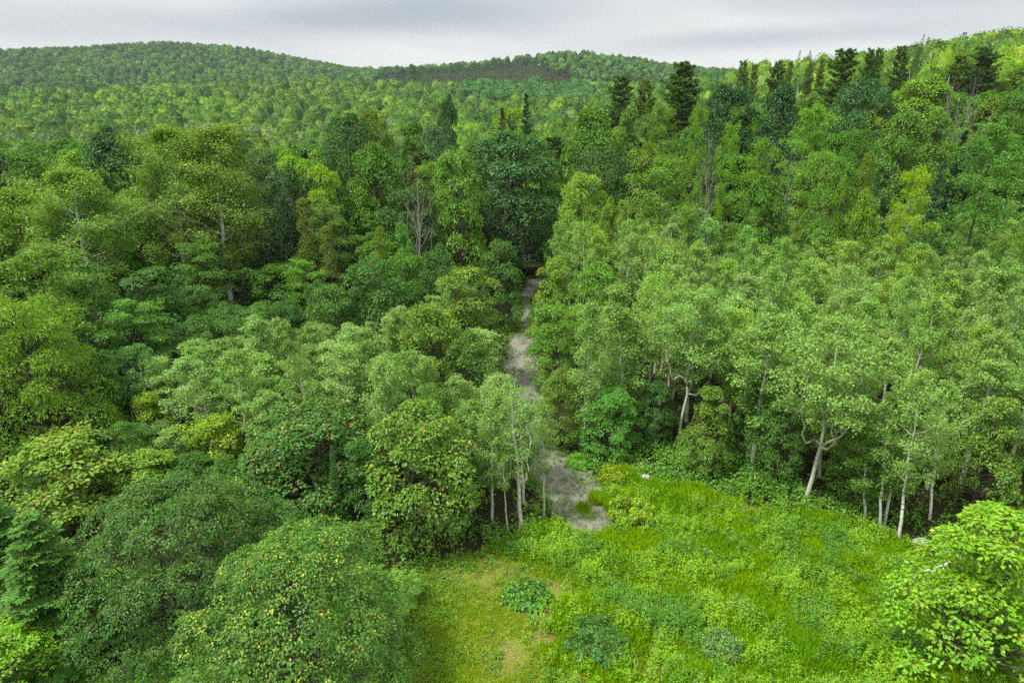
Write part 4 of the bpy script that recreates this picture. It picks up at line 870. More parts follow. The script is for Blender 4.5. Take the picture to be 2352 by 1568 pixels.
('H',75.6,122.6,8.2,14.0,'brth','',6,'bright green layered ash behind the right twiggy snag'),
('B',-51.0,103.9,8.2,19.4,'mid','',6,'mid-green broadleaf tree behind the dark spreading oak, the closest such'),
('B',47.9,135.1,7.5,18.2,'mid','',6,'mid-green broadleaf tree, second one behind the light slope crown'),
('S',-12.3,89.4,6.9,17.6,'rust2','',6,'brownish spruce behind the soft-crowned oak'),
('B',-60.7,117.3,8.4,18.1,'mid','',6,'mid-green broadleaf tree, fourth one behind the rounded left crown'),
('B',-79.3,96.0,8.9,15.7,'lime','',6,'lime-green broadleaf tree in front of the rounded left crown'),
('B',66.3,118.6,6.6,16.0,'olive','',6,'olive-green broadleaf tree just left of the left twiggy snag'),
('B',97.7,120.7,9.8,16.7,'dk','',6,'dark green broadleaf tree just right of the cut right crown'),
('B',17.9,117.0,8.3,18.9,'mid','',6,'mid-green broadleaf tree behind the high green crown'),
('S',82.6,102.1,6.9,15.8,'rust2','',6,'brownish spruce in front of the cut right crown, the closest such'),
('B',112.6,138.1,7.8,19.2,'lime','',6,'lime-green broadleaf tree just right of the wide slope pine'),
('B',-35.7,101.9,9.4,16.9,'olive','',6,'olive-green broadleaf tree just left of the olive crown'),
('B',-9.3,149.7,9.5,18.5,'mid','',6,'mid-green broadleaf tree just left of the peeking lime crown'),
('P',43.9,99.2,7.8,15.9,'pine2','',6,'olive pine just right of the right big dark oak'),
('B',107.0,134.0,7.4,19.4,'dk','',6,'dark green broadleaf tree in front of the wide slope pine'),
('B',-86.8,150.9,8.8,16.5,'dk','',6,'dark green broadleaf tree, seventh one behind the rounded left crown'),
('B',-102.9,140.8,8.0,15.3,'midb','',6,'fresh green broadleaf tree, third one behind the rounded left crown'),
('S',-97.1,117.1,5.9,19.5,'sprd','',6,'dark spruce just left of the rounded left crown'),
('B',73.8,128.1,6.5,12.7,'mid','',6,'mid-green broadleaf tree in front of the lime slope crown'),
('B',-59.8,89.3,6.5,12.9,'dk','',6,'dark green broadleaf tree just left of the dark round crown'),
]
GROUPS = ['aspens of the dense stand right of the track', 'low maples in the right aspen stand', 'aspens of the stand left of the track', 'low maples left of the track', 'trees at the left wood edge', 'trees of the dark forest edge', 'trees of the forest behind the clearing']
MEADOW = [(-13.5, 12.2), (-14.0, 21.0), (-11.6, 24.9), (-7.1, 27.7), (-6.8, 31.4), (-1.5, 33.6), (1.5, 35.6), (3.4, 36.3), (6.6, 41.9), (8.2, 42.2), (15.2, 38.7), (20.2, 36.7), (24.9, 33.7), (31.1, 32.5), (43.9, 30.3), (33.0, 17.4)]
PATHL = [(4.5, 34.5), (3.1, 35.6), (1.5, 40.8), (0.8, 44.4), (-0.4, 49.2), (-1.0, 55.9), (-1.6, 63.1), (0.8, 75.1), (1.1, 83.7), (2.4, 94.2)]
PATHR = [(5.7, 34.7), (6.8, 36.0), (6.1, 41.4), (4.4, 44.4), (3.0, 49.2), (2.9, 55.9), (2.8, 63.1), (2.3, 75.1), (2.6, 83.7), (4.0, 94.2)]
CTL = [(-1.6, 1.0, 0.0), (0.9, 1.0, 0.0), (1.6, 1.0, 0.0), (-80.2, 50.0, 0.0), (-44.2, 50.0, 0.0), (0.0, 50.0, 0.0), (42.7, 50.0, 0.0), (81.7, 50.0, 0.0), (-144.4, 90.0, 0.0), (-79.6, 90.0, 0.0), (0.0, 90.0, 0.0), (76.8, 90.0, 0.0), (147.0, 90.0, 0.0), (-600.0, -300.0, 0.0), (0.0, -300.0, 0.0), (600.0, -300.0, 6.0), (-300.0, 0.0, 0.0), (300.0, 0.0, 8.0), (0.0, -1500.0, 0.0), (-1500.0, -800.0, 0.0), (1500.0, -800.0, 10.0), (-100.0, 20.0, 0.0), (100.0, 20.0, 2.0), (-132.7, 150.0, -4.0), (-96.8, 150.0, -4.0), (-51.8, 150.0, -4.0), (0.0, 150.0, -4.0), (38.1, 150.0, 2.5), (69.6, 150.0, 7.0), (98.7, 140.0, 12.0), (136.3, 140.0, 16.0), (-283.5, 300.0, -12.0), (-193.5, 300.0, -12.0), (-103.6, 300.0, -12.0), (-31.7, 300.0, -9.0), (22.3, 300.0, -5.0), (85.3, 300.0, 1.0), (138.3, 280.0, 12.0), (197.4, 280.0, 25.0), (289.4, 280.0, 38.0), (-519.7, 550.0, 0.0), (-354.8, 550.0, 1.0), (-189.9, 550.0, 2.0), (-58.0, 550.0, 1.0), (40.9, 550.0, 0.0), (139.8, 550.0, 0.0), (-637.3, 720.0, 9.8), (-465.4, 720.0, 6.6), (-356.7, 720.0, 9.4), (-248.4, 720.0, 11.8), (-162.1, 720.0, 13.0), (-75.9, 720.0, 11.0), (53.5, 720.0, 12.6), (182.8, 720.0, 12.6), (-743.4, 840.0, 3.0), (-541.9, 840.0, 3.0), (-416.0, 840.0, 3.0), (-290.1, 840.0, 3.0), (-189.4, 840.0, 3.0), (-88.6, 840.0, 3.0), (62.5, 840.0, 3.0), (213.5, 840.0, 3.0), (-1335.7, 1350.0, 67.6), (-1094.7, 1350.0, 73.4), (-934.7, 1350.0, 77.1), (-856.1, 1350.0, 73.4), (-736.1, 1350.0, 76.3), (-679.5, 1350.0, 81.4), (-615.8, 1350.0, 82.2), (-576.5, 1350.0, 80.0), (-490.1, 1350.0, 73.4), (-420.1, 1350.0, 60.2), (-341.6, 1350.0, 45.4), (-254.4, 1350.0, 32.0), (-866.3, 1050.0, 30.0), (-677.4, 1050.0, 30.0), (-488.5, 1050.0, 30.0), (-299.7, 1050.0, 22.0), (-145.3, 1080.0, 32.8), (-80.9, 1080.0, 37.5), (-29.5, 1080.0, 43.5), (15.3, 1080.0, 48.2), (79.1, 1080.0, 54.7), (143.1, 1080.0, 50.6), (207.6, 1080.0, 41.7), (272.6, 1080.0, 32.8), (350.5, 1080.0, 26.8), (433.9, 1080.0, 29.2), (529.8, 1080.0, 32.8), (272.2, 520.0, 28.1), (289.4, 520.0, 34.1), (313.0, 520.0, 38.3), (342.4, 520.0, 42.8), (372.0, 520.0, 45.8), (431.7, 520.0, 49.2), (522.7, 520.0, 49.2), (162.7, 520.0, 17.0), (208.9, 520.0, 19.3), (239.5, 520.0, 21.6), (-2009.8, 2000.0, 5.0), (-1290.3, 2000.0, 5.0), (-570.8, 2000.0, 5.0), (0.0, 2000.0, 5.0), (628.4, 2000.0, 5.0), (1347.8, 2000.0, 5.0), (2187.3, 2000.0, 5.0), (-4522.0, 4500.0, 0.0), (-2903.2, 4500.0, 0.0), (0.0, 4500.0, 0.0), (3032.7, 4500.0, 0.0), (4921.3, 4500.0, 0.0)]
# ------------------------------------------------------------------ terrain
CTLN = np.array(CTL); KK = 40.0
_D = np.hypot(CTLN[:, None, 0] - CTLN[None, :, 0], CTLN[:, None, 1] - CTLN[None, :, 1])
_W = np.linalg.solve(np.sqrt(_D ** 2 + KK * KK), CTLN[:, 2])
def terr(x, y):
    x = np.asarray(x, float); y = np.asarray(y, float)
    sh = x.shape; xf = x.ravel(); yf = y.ravel(); out = np.empty(len(xf))
    for i in range(0, len(xf), 20000):
        r = np.hypot(xf[i:i + 20000, None] - CTLN[:, 0], yf[i:i + 20000, None] - CTLN[:, 1])
        out[i:i + 20000] = np.sqrt(r * r + KK * KK) @ _W
    d = np.hypot(xf, yf); s = np.clip((d - 50) / 70, 0, 1); s = s * s * (3 - 2 * s)
    return (out * s).reshape(sh)
def vnoise(x, y, sc, seed=0):
    """smooth value noise 0..1 on arrays"""
    x = np.asarray(x, float) / sc; y = np.asarray(y, float) / sc
    xi = np.floor(x).astype(np.int64); yi = np.floor(y).astype(np.int64); fx = x - xi; fy = y - yi
    fx = fx * fx * (3 - 2 * fx); fy = fy * fy * (3 - 2 * fy)
    def hsh(a, b):
        n = (a * 374761393 + b * 668265263 + seed * 144665) & 0xffffffff
        n = ((n ^ (n >> 13)) * 1274126177) & 0xffffffff
        return ((n ^ (n >> 16)) & 0xffff) / 65535.0
    return (hsh(xi, yi) * (1 - fx) + hsh(xi + 1, yi) * fx) * (1 - fy) + (hsh(xi, yi + 1) * (1 - fx) + hsh(xi + 1, yi + 1) * fx) * fy
def inside(x, y, poly):
    c = np.zeros(np.shape(x), bool)
    for i in range(len(poly)):
        x1, y1 = poly[i]; x2, y2 = poly[i - 1]
        if y1 == y2: continue
        c ^= ((y1 > y) != (y2 > y)) & (x < (x2 - x1) * (y - y1) / (y2 - y1) + x1)
    return c
PATHPOLY = PATHL + PATHR[::-1]
# ------------------------------------------------------------------ mesh helpers
def tag(o, label=None, cat=None, group=None, kind=None):
    if label: o['label'] = label
    if cat: o['category'] = cat
    if group: o['group'] = group
    if kind: o['kind'] = kind
    return o
def np_mesh(name, verts, faces_idx, starts, mats, attrs=None, mat_idx=None, smooth=False):
    me = bpy.data.meshes.new(name)
    me.vertices.add(len(verts)); me.vertices.foreach_set('co', np.ascontiguousarray(verts, np.float32).ravel())
    me.loops.add(len(faces_idx)); me.loops.foreach_set('vertex_index', np.ascontiguousarray(faces_idx, np.int32))
    me.polygons.add(len(starts)); me.polygons.foreach_set('loop_start', np.ascontiguousarray(starts, np.int32))
    if mat_idx is not None: me.polygons.foreach_set('material_index', np.ascontiguousarray(mat_idx, np.int32))
    for an, arr in (attrs or {}).items():
        a = me.attributes.new(an, 'FLOAT_VECTOR', 'FACE'); a.data.foreach_set('vector', np.ascontiguousarray(arr, np.float32).ravel())
    for m in mats: me.materials.append(m)
    me.polygons.foreach_set('use_smooth', np.full(len(starts), smooth))
    me.update(calc_edges=True)
    return me
def nrm(v): return v / np.maximum(np.linalg.norm(v, axis=-1, keepdims=True), 1e-9)
LEAF = {
 'ovate': (np.array([(0, 0, 0), (.30, .42, .07), (0, 1, -.06), (-.30, .42, .07)], float), [[0, 1, 2, 3]]),
 'round': (np.array([(0, 0, 0), (.42, .5, .06), (0, 1, -.03), (-.42, .5, .06)], float), [[0, 1, 2, 3]]),
 'narrow': (np.array([(0, 0, 0), (.17, .45, .04), (0, 1, -.12), (-.17, .45, .04)], float), [[0, 1, 2, 3]]),
 'needle': (np.array([(0, 0, 0), (.10, .4, .02), (0, 1, 0), (-.10, .4, .02)], float), [[0, 1, 2, 3]]),
 'lobed': (np.array([(0, 0, 0), (.5, .22, .04), (.26, .42, .05), (.42, .8, -.02), (.12, .66, .04), (0, 1.05, -.08), (-.12, .66, .04), (-.42, .8, -.02), (-.26, .42, .05), (-.5, .22, .04)], float), [[0, 1, 2, 3, 4, 5, 6, 7, 8, 9]]),
 'blade': (np.array([(-.035, 0, 0), (.035, 0, 0), (.025, .6, -.05), (0, 1, -.22)], float), [[0, 1, 2, 3]]),
}
def leaf_arrays(pos, nor, axis, size, tmpl):
    T, F_ = LEAF[tmpl]
    y = nrm(axis); z = nor - (nor * y).sum(1, keepdims=True) * y; z = nrm(z); x = np.cross(y, z)
    v = pos[:, None, :] + size[:, None, None] * (T[None, :, 0:1] * x[:, None, :] + T[None, :, 1:2] * y[:, None, :] + T[None, :, 2:3] * z[:, None, :])
    n, k = len(pos), len(T)
    f = np.array(F_).reshape(-1); idx = (np.arange(n)[:, None] * k + f[None, :]).ravel()
    return v.reshape(-1, 3), idx, len(f)
def leaf_mesh(name, pos, nor, axis, size, tmpl, attrs, mat):
    v, idx, k = leaf_arrays(pos, nor, axis, size, tmpl)
    return np_mesh(name, v, idx, np.arange(len(pos)) * k, [mat], attrs)
class Tubes:
    def __init__(s): s.v = []; s.f = []; s.n = 0
    def add(s, pts, radii, sides=6):
        pts = np.asarray(pts, float); m = len(pts)
        t = np.gradient(pts, axis=0); t = nrm(t)
        ref = np.where(np.abs(t[:, 2:3]) > .9, np.array([[1., 0, 0]]), np.array([[0, 0, 1.]]))
        a = nrm(np.cross(t, ref)); b = np.cross(t, a)
        an = np.linspace(0, 2 * math.pi, sides, endpoint=False)
        r = np.asarray(radii, float)
        ring = pts[:, None, :] + r[:, None, None] * (np.cos(an)[None, :, None] * a[:, None, :] + np.sin(an)[None, :, None] * b[:, None, :])
        s.v.append(ring.reshape(-1, 3))
        i = np.arange(m - 1)[:, None] * sides; j = np.arange(sides)[None, :]; j2 = (j + 1) % sides
        q = np.stack([i + j, i + j2, i + sides + j2, i + sides + j], -1).reshape(-1, 4) + s.n
        s.f.append(q); s.n += m * sides
    def mesh(s, name, mat):
        v = np.concatenate(s.v); f = np.concatenate(s.f)
        return np_mesh(name, v, f.ravel(), np.arange(len(f)) * 4, [mat], smooth=True)
def curve(p0, p1, bend, n=6, jit=0.0, rng=None):
    p0 = np.asarray(p0, float); p1 = np.asarray(p1, float)
    t = np.linspace(0, 1, n)[:, None]; p = p0 + (p1 - p0) * t + np.asarray(bend, float) * (4 * t * (1 - t))
    if jit and rng is not None: p[1:-1] += rng.normal(0, jit, (n - 2, 3))
    return p
# ------------------------------------------------------------------ materials
def base_mat(name):
    m = bpy.data.materials.new(name); m.use_nodes = True; t = m.node_tree; t.nodes.clear()
    return m, t, nd(t, 'ShaderNodeOutputMaterial')
FGAIN = 1.2
def leaf_shader(name, mode, trans=0.34, gloss=0.022, rough=0.4, spread=0.5):
    m, t, out = base_mat(name)
    la = nd(t, 'ShaderNodeAttribute', attribute_name='leaf'); sp = nd(t, 'ShaderNodeSeparateXYZ'); t.links.new(la.outputs['Vector'], sp.inputs[0])
    if mode == 'object':
        oi = nd(t, 'ShaderNodeObjectInfo'); base = oi.outputs['Color']
        ta = nd(t, 'ShaderNodeAttribute', attribute_name='tip', attribute_type='OBJECT')
        base = mixc(t, sp.outputs[1], base, ta.outputs['Color'])
    else:
        ta = nd(t, 'ShaderNodeAttribute', attribute_name='tint'); base = ta.outputs['Color']
    v = math_(t, 'ADD', 1.0 - spread * .5, math_(t, 'MULTIPLY', sp.outputs[0], spread))
    v = math_(t, 'MULTIPLY', v, math_(t, 'ADD', 0.84 * FGAIN, math_(t, 'MULTIPLY', sp.outputs[2], 0.32 * FGAIN)))
    hs = nd(t, 'ShaderNodeHueSaturation'); hs.inputs['Saturation'].default_value = 1.1; t.links.new(base, hs.inputs['Color']); t.links.new(v, hs.inputs['Value'])
    t.links.new(math_(t, 'ADD', 0.488, math_(t, 'MULTIPLY', sp.outputs[2], 0.024)), hs.inputs['Hue'])
    di = nd(t, 'ShaderNodeBsdfDiffuse'); t.links.new(hs.outputs[0], di.inputs[0])
    tr = nd(t, 'ShaderNodeBsdfTranslucent')
    t.links.new(mixc(t, 1.0, hs.outputs[0], (1.15, 1.1, 0.55), 'MULTIPLY'), tr.inputs[0])
    gl = nd(t, 'ShaderNodeBsdfGlossy'); gl.inputs['Roughness'].default_value = rough; gl.inputs[0].default_value = (.9, .95, 1, 1)
    m1 = nd(t, 'ShaderNodeMixShader'); m1.inputs[0].default_value = trans; t.links.new(di.outputs[0], m1.inputs[1]); t.links.new(tr.outputs[0], m1.inputs[2])
    m2 = nd(t, 'ShaderNodeMixShader'); m2.inputs[0].default_value = gloss; t.links.new(m1.outputs[0], m2.inputs[1]); t.links.new(gl.outputs[0], m2.inputs[2])
    t.links.new(m2.outputs[0], out.inputs[0]); return m
M_LEAF = leaf_shader('leaf', 'object')
M_NEEDLE = leaf_shader('needle', 'object', trans=0.12, gloss=0.015)
M_STUFF = leaf_shader('herb_leaf', 'tint', trans=0.36, gloss=0.02)
M_FAR = leaf_shader('far_leaf', 'tint', trans=0.18, gloss=0.01, rough=.5, spread=.25)
def bark_mat(name, c1, c2, scale, stretch, marks=None):
    m, t, out = base_mat(name)
    tcn = nd(t, 'ShaderNodeTexCoord'); mp = nd(t, 'ShaderNodeMapping'); mp.inputs['Scale'].default_value = (1, 1, stretch)
    t.links.new(tcn.outputs['Object'], mp.inputs[0])
    nn = nd(t, 'ShaderNodeTexNoise'); nn.inputs['Scale'].default_value = scale; nn.inputs['Detail'].default_value = 4; t.links.new(mp.outputs[0], nn.inputs['Vector'])
    c = ramp(t, nn.outputs[0], [(0.35, c1), (0.65, c2)])
    if marks:
        mp2 = nd(t, 'ShaderNodeMapping'); mp2.inputs['Scale'].default_value = (.6, .6, 5); t.links.new(tcn.outputs['Object'], mp2.inputs[0])
        n2 = nd(t, 'ShaderNodeTexNoise'); n2.inputs['Scale'].default_value = 1.6; n2.inputs['Detail'].default_value = 3; t.links.new(mp2.outputs[0], n2.inputs['Vector'])
        c = mixc(t, ramp(t, n2.outputs[0], [(0.60, (0, 0, 0)), (0.66, (1, 1, 1))]), c, marks)
    d = nd(t, 'ShaderNodeBsdfDiffuse'); t.links.new(c, d.inputs[0]); t.links.new(d.outputs[0], out.inputs[0]); return m
M_BARK = bark_mat('grey_brown_bark', (.055, .048, .036), (.13, .115, .09), 5, .3)
M_ASPB = bark_mat('aspen_bark', (.36, .37, .30), (.58, .58, .50), 3, .6, (.13, .12, .09))
M_WHITE = bark_mat('birch_bark', (.55, .54, .50), (.80, .79, .74), 3, .6, (.10, .09, .08))
M_DEAD = bark_mat('bleached_wood', (.17, .16, .14), (.36, .34, .30), 6, .3)
# ------------------------------------------------------------------ crowns
def unit(rng, n):
    return nrm(rng.normal(size=(n, 3)))
def sprays(rng, P, D, n, r, leaf, up=.7, droop=.35, thick=.18, nj=.5, tipr=.42, tipfun=None, sizej=.3):
    """n leaves on each spray at P (k,3) facing D; returns leaf arrays and the leaf attribute"""
    k = len(P); S = np.repeat(np.arange(k), n); m = k * n
    z = nrm(D * (1 - up) + np.array([0, 0, up])); z = z[S]
    a = nrm(np.cross(z, rng.normal(size=(m, 3)))); rr = np.sqrt(rng.random(m)) * (1 + .18 * rng.normal(size=m))
    rs = r if np.isscalar(r) else r[S]
    pos = P[S] + a * (rr * rs)[:, None] - z * (droop * rr ** 2 * rs)[:, None] + z * rng.normal(0, thick, m)[:, None] * (rs if np.isscalar(rs) else rs[:, None])
    nor = nrm(z + nj * rng.normal(size=(m, 3)) + .45 * rr[:, None] * a)
    ax = nrm(a + .35 * D[S] + np.array([0, 0, -.35]) + .35 * rng.normal(size=(m, 3)))
    sz = leaf * (1 + sizej * (rng.random(m) * 2 - 1))
    tipw = np.clip((D[:, 2] - .1) * 3, 0, 1) if tipfun is None else tipfun
    tip = np.clip((tipr * 1.5 - rr) * 3, 0, 1) * (tipw * np.clip(rng.random(k) * 1.5 - .45, 0, 1))[S]
    tip = tip * (rng.random(m) < .75)
    at = np.stack([rng.random(m), tip, rng.random(k)[S]], 1)
    return pos, nor, ax, sz, at
def cat(parts): return [np.concatenate(q) for q in zip(*parts)]
def fib(rng, n, jit=.25):
    i = np.arange(n) + .5; ph = np.arccos(1 - 2 * i / n); th = math.pi * (1 + 5 ** .5) * i + rng.random() * 6
    v = np.stack([np.cos(th) * np.sin(ph), np.sin(th) * np.sin(ph), np.cos(ph)], 1)
    return nrm(v + jit * rng.normal(size=v.shape) / math.sqrt(max(n, 1)) * 2)
PROFILE = {
 'round': lambda t: np.sqrt(np.clip(1 - (2 * t - 1) ** 2, 0, 1)) ** .8,
 'dome': lambda t: np.clip(np.sqrt(np.clip(1 - t ** 2.6, 0, 1)) * (.72 + .28 * np.clip(t * 5, 0, 1)), 0, 1),
 'cone': lambda t: np.clip((1 - t) ** .72 * (.55 + .45 * np.clip(t * 6, 0, 1)) + .05, 0, 1),
 'oval': lambda t: np.clip(np.sin(np.clip(t, 0, 1) ** .8 * math.pi) ** .6, 0, 1),
}
def lobed_tree(seed, H, Wd, base, nl, lr, ns, nleaf, sr, leaf, tmpl, prof='dome', up=.55, bark=None, stems=1, droop=.35, nj=.5, fillin=.12, leafmat=None, thick=.18):
    rng = np.random.default_rng(seed); Rw = Wd / 2; z0 = base * H; hh = H - z0
    # lobes spread over the crown volume near its envelope
    C = []; rad = []; ph_ = rng.random(4) * 6.28; angf = lambda th: 1 + .15 * math.sin(2 * th + ph_[0]) + .11 * math.sin(3 * th + ph_[1]) + .06 * math.sin(5 * th + ph_[2])
    for lv in np.linspace(.06, .90, max(3, int(nl ** .5 * 1.25))):
        rr = float(PROFILE[prof](np.array([lv]))[0]); cnt = max(1, int(round(nl * .36 * rr + .5)))
        a0 = rng.random() * 6.28
        for q in range(cnt):
            th = a0 + q * 6.283 / cnt + rng.normal(0, .3)
            l_r = lr * Rw * rng.uniform(.65, 1.3) * (.8 + .2 * rr)
            ro = max(0, rr * Rw - l_r * .8) * rng.uniform(.80, 1.12) * angf(th + lv * 1.5) if cnt > 1 else 0
            C.append((math.cos(th) * ro, math.sin(th) * ro, z0 + hh * lv + rng.normal(0, .05) * hh)); rad.append(l_r)
    for q in range(5):      # shoots that break the outline
        th = rng.random() * 6.283; ro = rng.uniform(.1, .62) * Rw; l_r = lr * Rw * rng.uniform(.4, .6); ztop = H - (ro / Rw) ** 2 * .38 * hh - rng.uniform(0, .04) * H
        C.append((math.cos(th) * ro, math.sin(th) * ro, ztop - l_r * .3)); rad.append(l_r)
    C = np.array(C); rad = np.array(rad)
    C[:, 2] = np.where(np.arange(len(C)) < len(C) - 5, np.minimum(C[:, 2], H * .96 - rad * .75), np.minimum(C[:, 2], H - rad * .75))
    parts = []; tb = Tubes(); zc = z0 + hh * .35
    twig_ends = []
    for i in range(len(C)):
        d = fib(rng, ns); P = C[i] + d * rad[i] * np.array([1.08, 1.08, .72]) * rng.uniform(.8, 1.15, (ns, 1))
        out = nrm(np.array([C[i][0], C[i][1], (C[i][2] - zc) * 1.1 + .3]))
        keep = (d @ out > -.3) & (d[:, 2] > -.28)
        for j in range(len(C)):
            if j != i: keep &= np.linalg.norm((P - C[j]) / np.array([1.08, 1.08, .72]), axis=1) > rad[j] * .72
        P = P[keep]; d = d[keep]
        if len(P) == 0: continue
        D = nrm(d + .4 * out)
        parts.append(sprays(rng, P, D, nleaf, sr * rng.uniform(.75, 1.25, len(P)), leaf, up=up, droop=droop, nj=nj, thick=thick))
        twig_ends.append((i, P))
    # inner leaves
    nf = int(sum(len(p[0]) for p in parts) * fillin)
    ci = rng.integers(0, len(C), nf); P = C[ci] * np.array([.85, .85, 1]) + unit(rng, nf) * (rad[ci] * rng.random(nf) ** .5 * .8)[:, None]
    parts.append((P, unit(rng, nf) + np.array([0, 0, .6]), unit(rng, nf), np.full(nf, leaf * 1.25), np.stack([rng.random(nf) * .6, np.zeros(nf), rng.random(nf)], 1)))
    pos, nor, ax, sz, at = cat(parts)
    pos[:, 2] = np.maximum(pos[:, 2], .15)
    crown = leaf_mesh('crown', pos, nor, ax, sz, tmpl, {'leaf': at}, leafmat or M_LEAF)
    # trunk and limbs
    r0 = H * .012 + .04; feet = [(0, 0)] if stems == 1 else [(rng.normal(0, .22), rng.normal(0, .22)) for _ in range(stems)]
    tops = []
    for fx, fy in feet:
        top = np.array([fx * 3 + rng.normal(0, .2), fy * 3 + rng.normal(0, .2), H * .86])
        p = curve((fx, fy, -.3), top, (rng.normal(0, .02) * H, rng.normal(0, .02) * H, 0), 9, .02 * H * .3, rng)
        rr = r0 / math.sqrt(stems) * np.linspace(1.25, .12, 9); tb.add(p, rr, 7); tops.append(p)
    for i, P in twig_ends:
        tr = tops[i % len(tops)]; zt = max(H * .12, C[i][2] - np.hypot(C[i][0], C[i][1]) * rng.uniform(.7, 1.0)); zt = min(zt, H * .8)
        s = np.interp(zt, tr[:, 2], np.arange(len(tr))); a = tr[int(s)] + (tr[min(int(s) + 1, len(tr) - 1)] - tr[int(s)]) * (s % 1)
        rb = r0 * (.45 - .25 * zt / H)
        limb = curve(a, C[i], (0, 0, -.06 * np.linalg.norm(C[i] - a)), 6, .03 * np.linalg.norm(C[i] - a) * .5, rng); tb.add(limb, np.linspace(rb, rb * .4, 6), 5)
        for q in P[rng.permutation(len(P))[:max(3, len(P) // 3)]]:
            tb.add(curve(limb[-2], q, (0, 0, .04), 3), [rb * .3, rb * .2, rb * .08], 3)
    return crown, tb.mesh('trunk', bark or M_BARK)
def branchy_tree(seed, H, Wd, base, nb, leaf, nleaf, sr, tmpl, bark, rise=(.5, .9), env='oval', per=5, r0=None, lean=0.0, up=.45, fork=None, layer=False, droop=.35, twigs=True, dead=0, sub=3, leafmat=None, wig=.012, nj=.55, stems=1, thick=.3):
    """a visible stem with rising limbs, side branches and loose sprays along them"""
    rng = np.random.default_rng(seed); tb = Tubes(); r0 = r0 or H * .0095 + .02
    SP = []; SD = []; Rw = Wd / 2
    stemsL = []
    for s_ in range(stems):
        la = rng.random() * 6.28
        ln = lean * H * (1 if stems == 1 else rng.uniform(.5, 1.3)); off = np.zeros(3) if stems == 1 else np.array([math.cos(la), math.sin(la), 0]) * .25
        p = curve(off + (0, 0, -.3), off + (ln * math.cos(la) if stems > 1 else ln, ln * math.sin(la) if stems > 1 else ln * .3, H * .97), (rng.normal(0, .015) * H, rng.normal(0, .015) * H, 0), 12, wig * H * .35, rng)
        rr = r0 * np.linspace(1.3, .14, 12); stemsL.append((p, rr))
    if fork:      # heavy secondary leaders splitting low
        p, rr = stemsL[0]; stemsL[0] = (p, rr)
        for q in range(fork):
            t = rng.uniform(.36, .5) * 11; a = p[int(t)]; an = q * 6.283 / fork + rng.normal(0, .3)
            e = a + np.array([math.cos(an) * Rw * .55, math.sin(an) * Rw * .55, (H - a[2]) * rng.uniform(.6, .85)])
            pp = curve(a, e, (math.cos(an) * Rw * .28, math.sin(an) * Rw * .28, -.10 * H), 10, .012 * H, rng)
            stemsL.append((pp, rr[int(t)] * np.linspace(.75, .15, 10)))
    for p, rr in stemsL:
        tb.add(p, rr, 7)
    for si, (p, rr) in enumerate(stemsL):
        m = len(p); nbb = nb if si == 0 or stems > 1 else max(4, nb // 3)
        for b in range(nbb):
            t = (b + rng.random() * .8) / nbb; zrel = t
            z = (base + (1 - base) * t) * H if (si == 0 or stems > 1) else p[0][2] + (p[-1][2] - p[0][2]) * (.3 + .7 * t)
            s = np.interp(z, p[:, 2], np.arange(m)); s = min(s, m - 1.001); a = p[int(s)] + (p[int(s) + 1] - p[int(s)]) * (s % 1)
            er = float(PROFILE[env](np.array([np.clip((z / H - base) / (1 - base), 0.02, 1)]))[0])
            Lb = Rw * max(.16, er) * rng.uniform(.72, 1.15) * (1 if si == 0 else .6)
            an = b * 2.399 + rng.normal(0, .35); rs = rng.uniform(*rise) * (1 - .35 * (1 - t))
            e = a + np.array([math.cos(an) * Lb, math.sin(an) * Lb, Lb * rs])
            bp = curve(a, e, (0, 0, (-.07 if rs > .3 else .10) * Lb), 7, .03 * Lb * .5, rng)
            rb = max(.012, np.interp(s, np.arange(m), rr) * .42); tb.add(bp, np.linspace(rb, rb * .22, 7), 5)
            if t < dead: continue
            ends = [(bp, .42)]
            for q in range(sub):
                u_ = rng.uniform(.3, .9) * 6; c = bp[int(u_)]; sg = 1 if q % 2 else -1
                dd = nrm(np.array([math.cos(an + sg * rng.uniform(.5, 1.1)), math.sin(an + sg * rng.uniform(.5, 1.1)), rs * rng.uniform(.4, 1.3)])[None])[0]
                if layer: dd[2] *= .25
                sp_ = curve(c, c + dd * Lb * rng.uniform(.35, .6), (0, 0, .02 * Lb), 5); tb.add(sp_, np.linspace(rb * .4, rb * .12, 5), 3); ends.append((sp_, .25))
            for (bb, st) in ends:
                k = per if bb is bp else max(2, per - 1)
                for w in np.linspace(st, 1.0, k):
                    ii = w * (len(bb) - 1); i0 = min(int(ii), len(bb) - 2); c = bb[i0] + (bb[i0 + 1] - bb[i0]) * (ii - i0)
                    o = nrm((c - p[min(int(s), m - 1)] * np.array([1, 1, .97]))[None])[0]
                    SP.append(c + rng.normal(0, .3 * sr, 3) + np.array([0, 0, (.12 if layer else .0)])); SD.append(nrm((o + np.array([0, 0, .4]))[None])[0])
    # leading shoots
    for p, rr in stemsL:
        for w in np.linspace(.86, 1.0, 5):
            ii = w * (len(p) - 1); i0 = min(int(ii), len(p) - 2); c = p[i0] + (p[i0 + 1] - p[i0]) * (ii - i0); SP.append(c + rng.normal(0, .25 * sr, 3)); SD.append(np.array([0, 0, 1.]))
    SP = np.array(SP); SD = np.array(SD)
    if dead < 1 and nleaf:
        arr = sprays(rng, SP, SD, nleaf, sr * rng.uniform(.7, 1.3, len(SP)), leaf, up=up, droop=droop, thick=thick if not layer else .1, nj=nj, tipr=.45)
        crown = leaf_mesh('crown', *arr[:4], tmpl, {'leaf': arr[4]}, leafmat or M_LEAF)
    else: crown = None
    return crown, tb.mesh('trunk', bark)
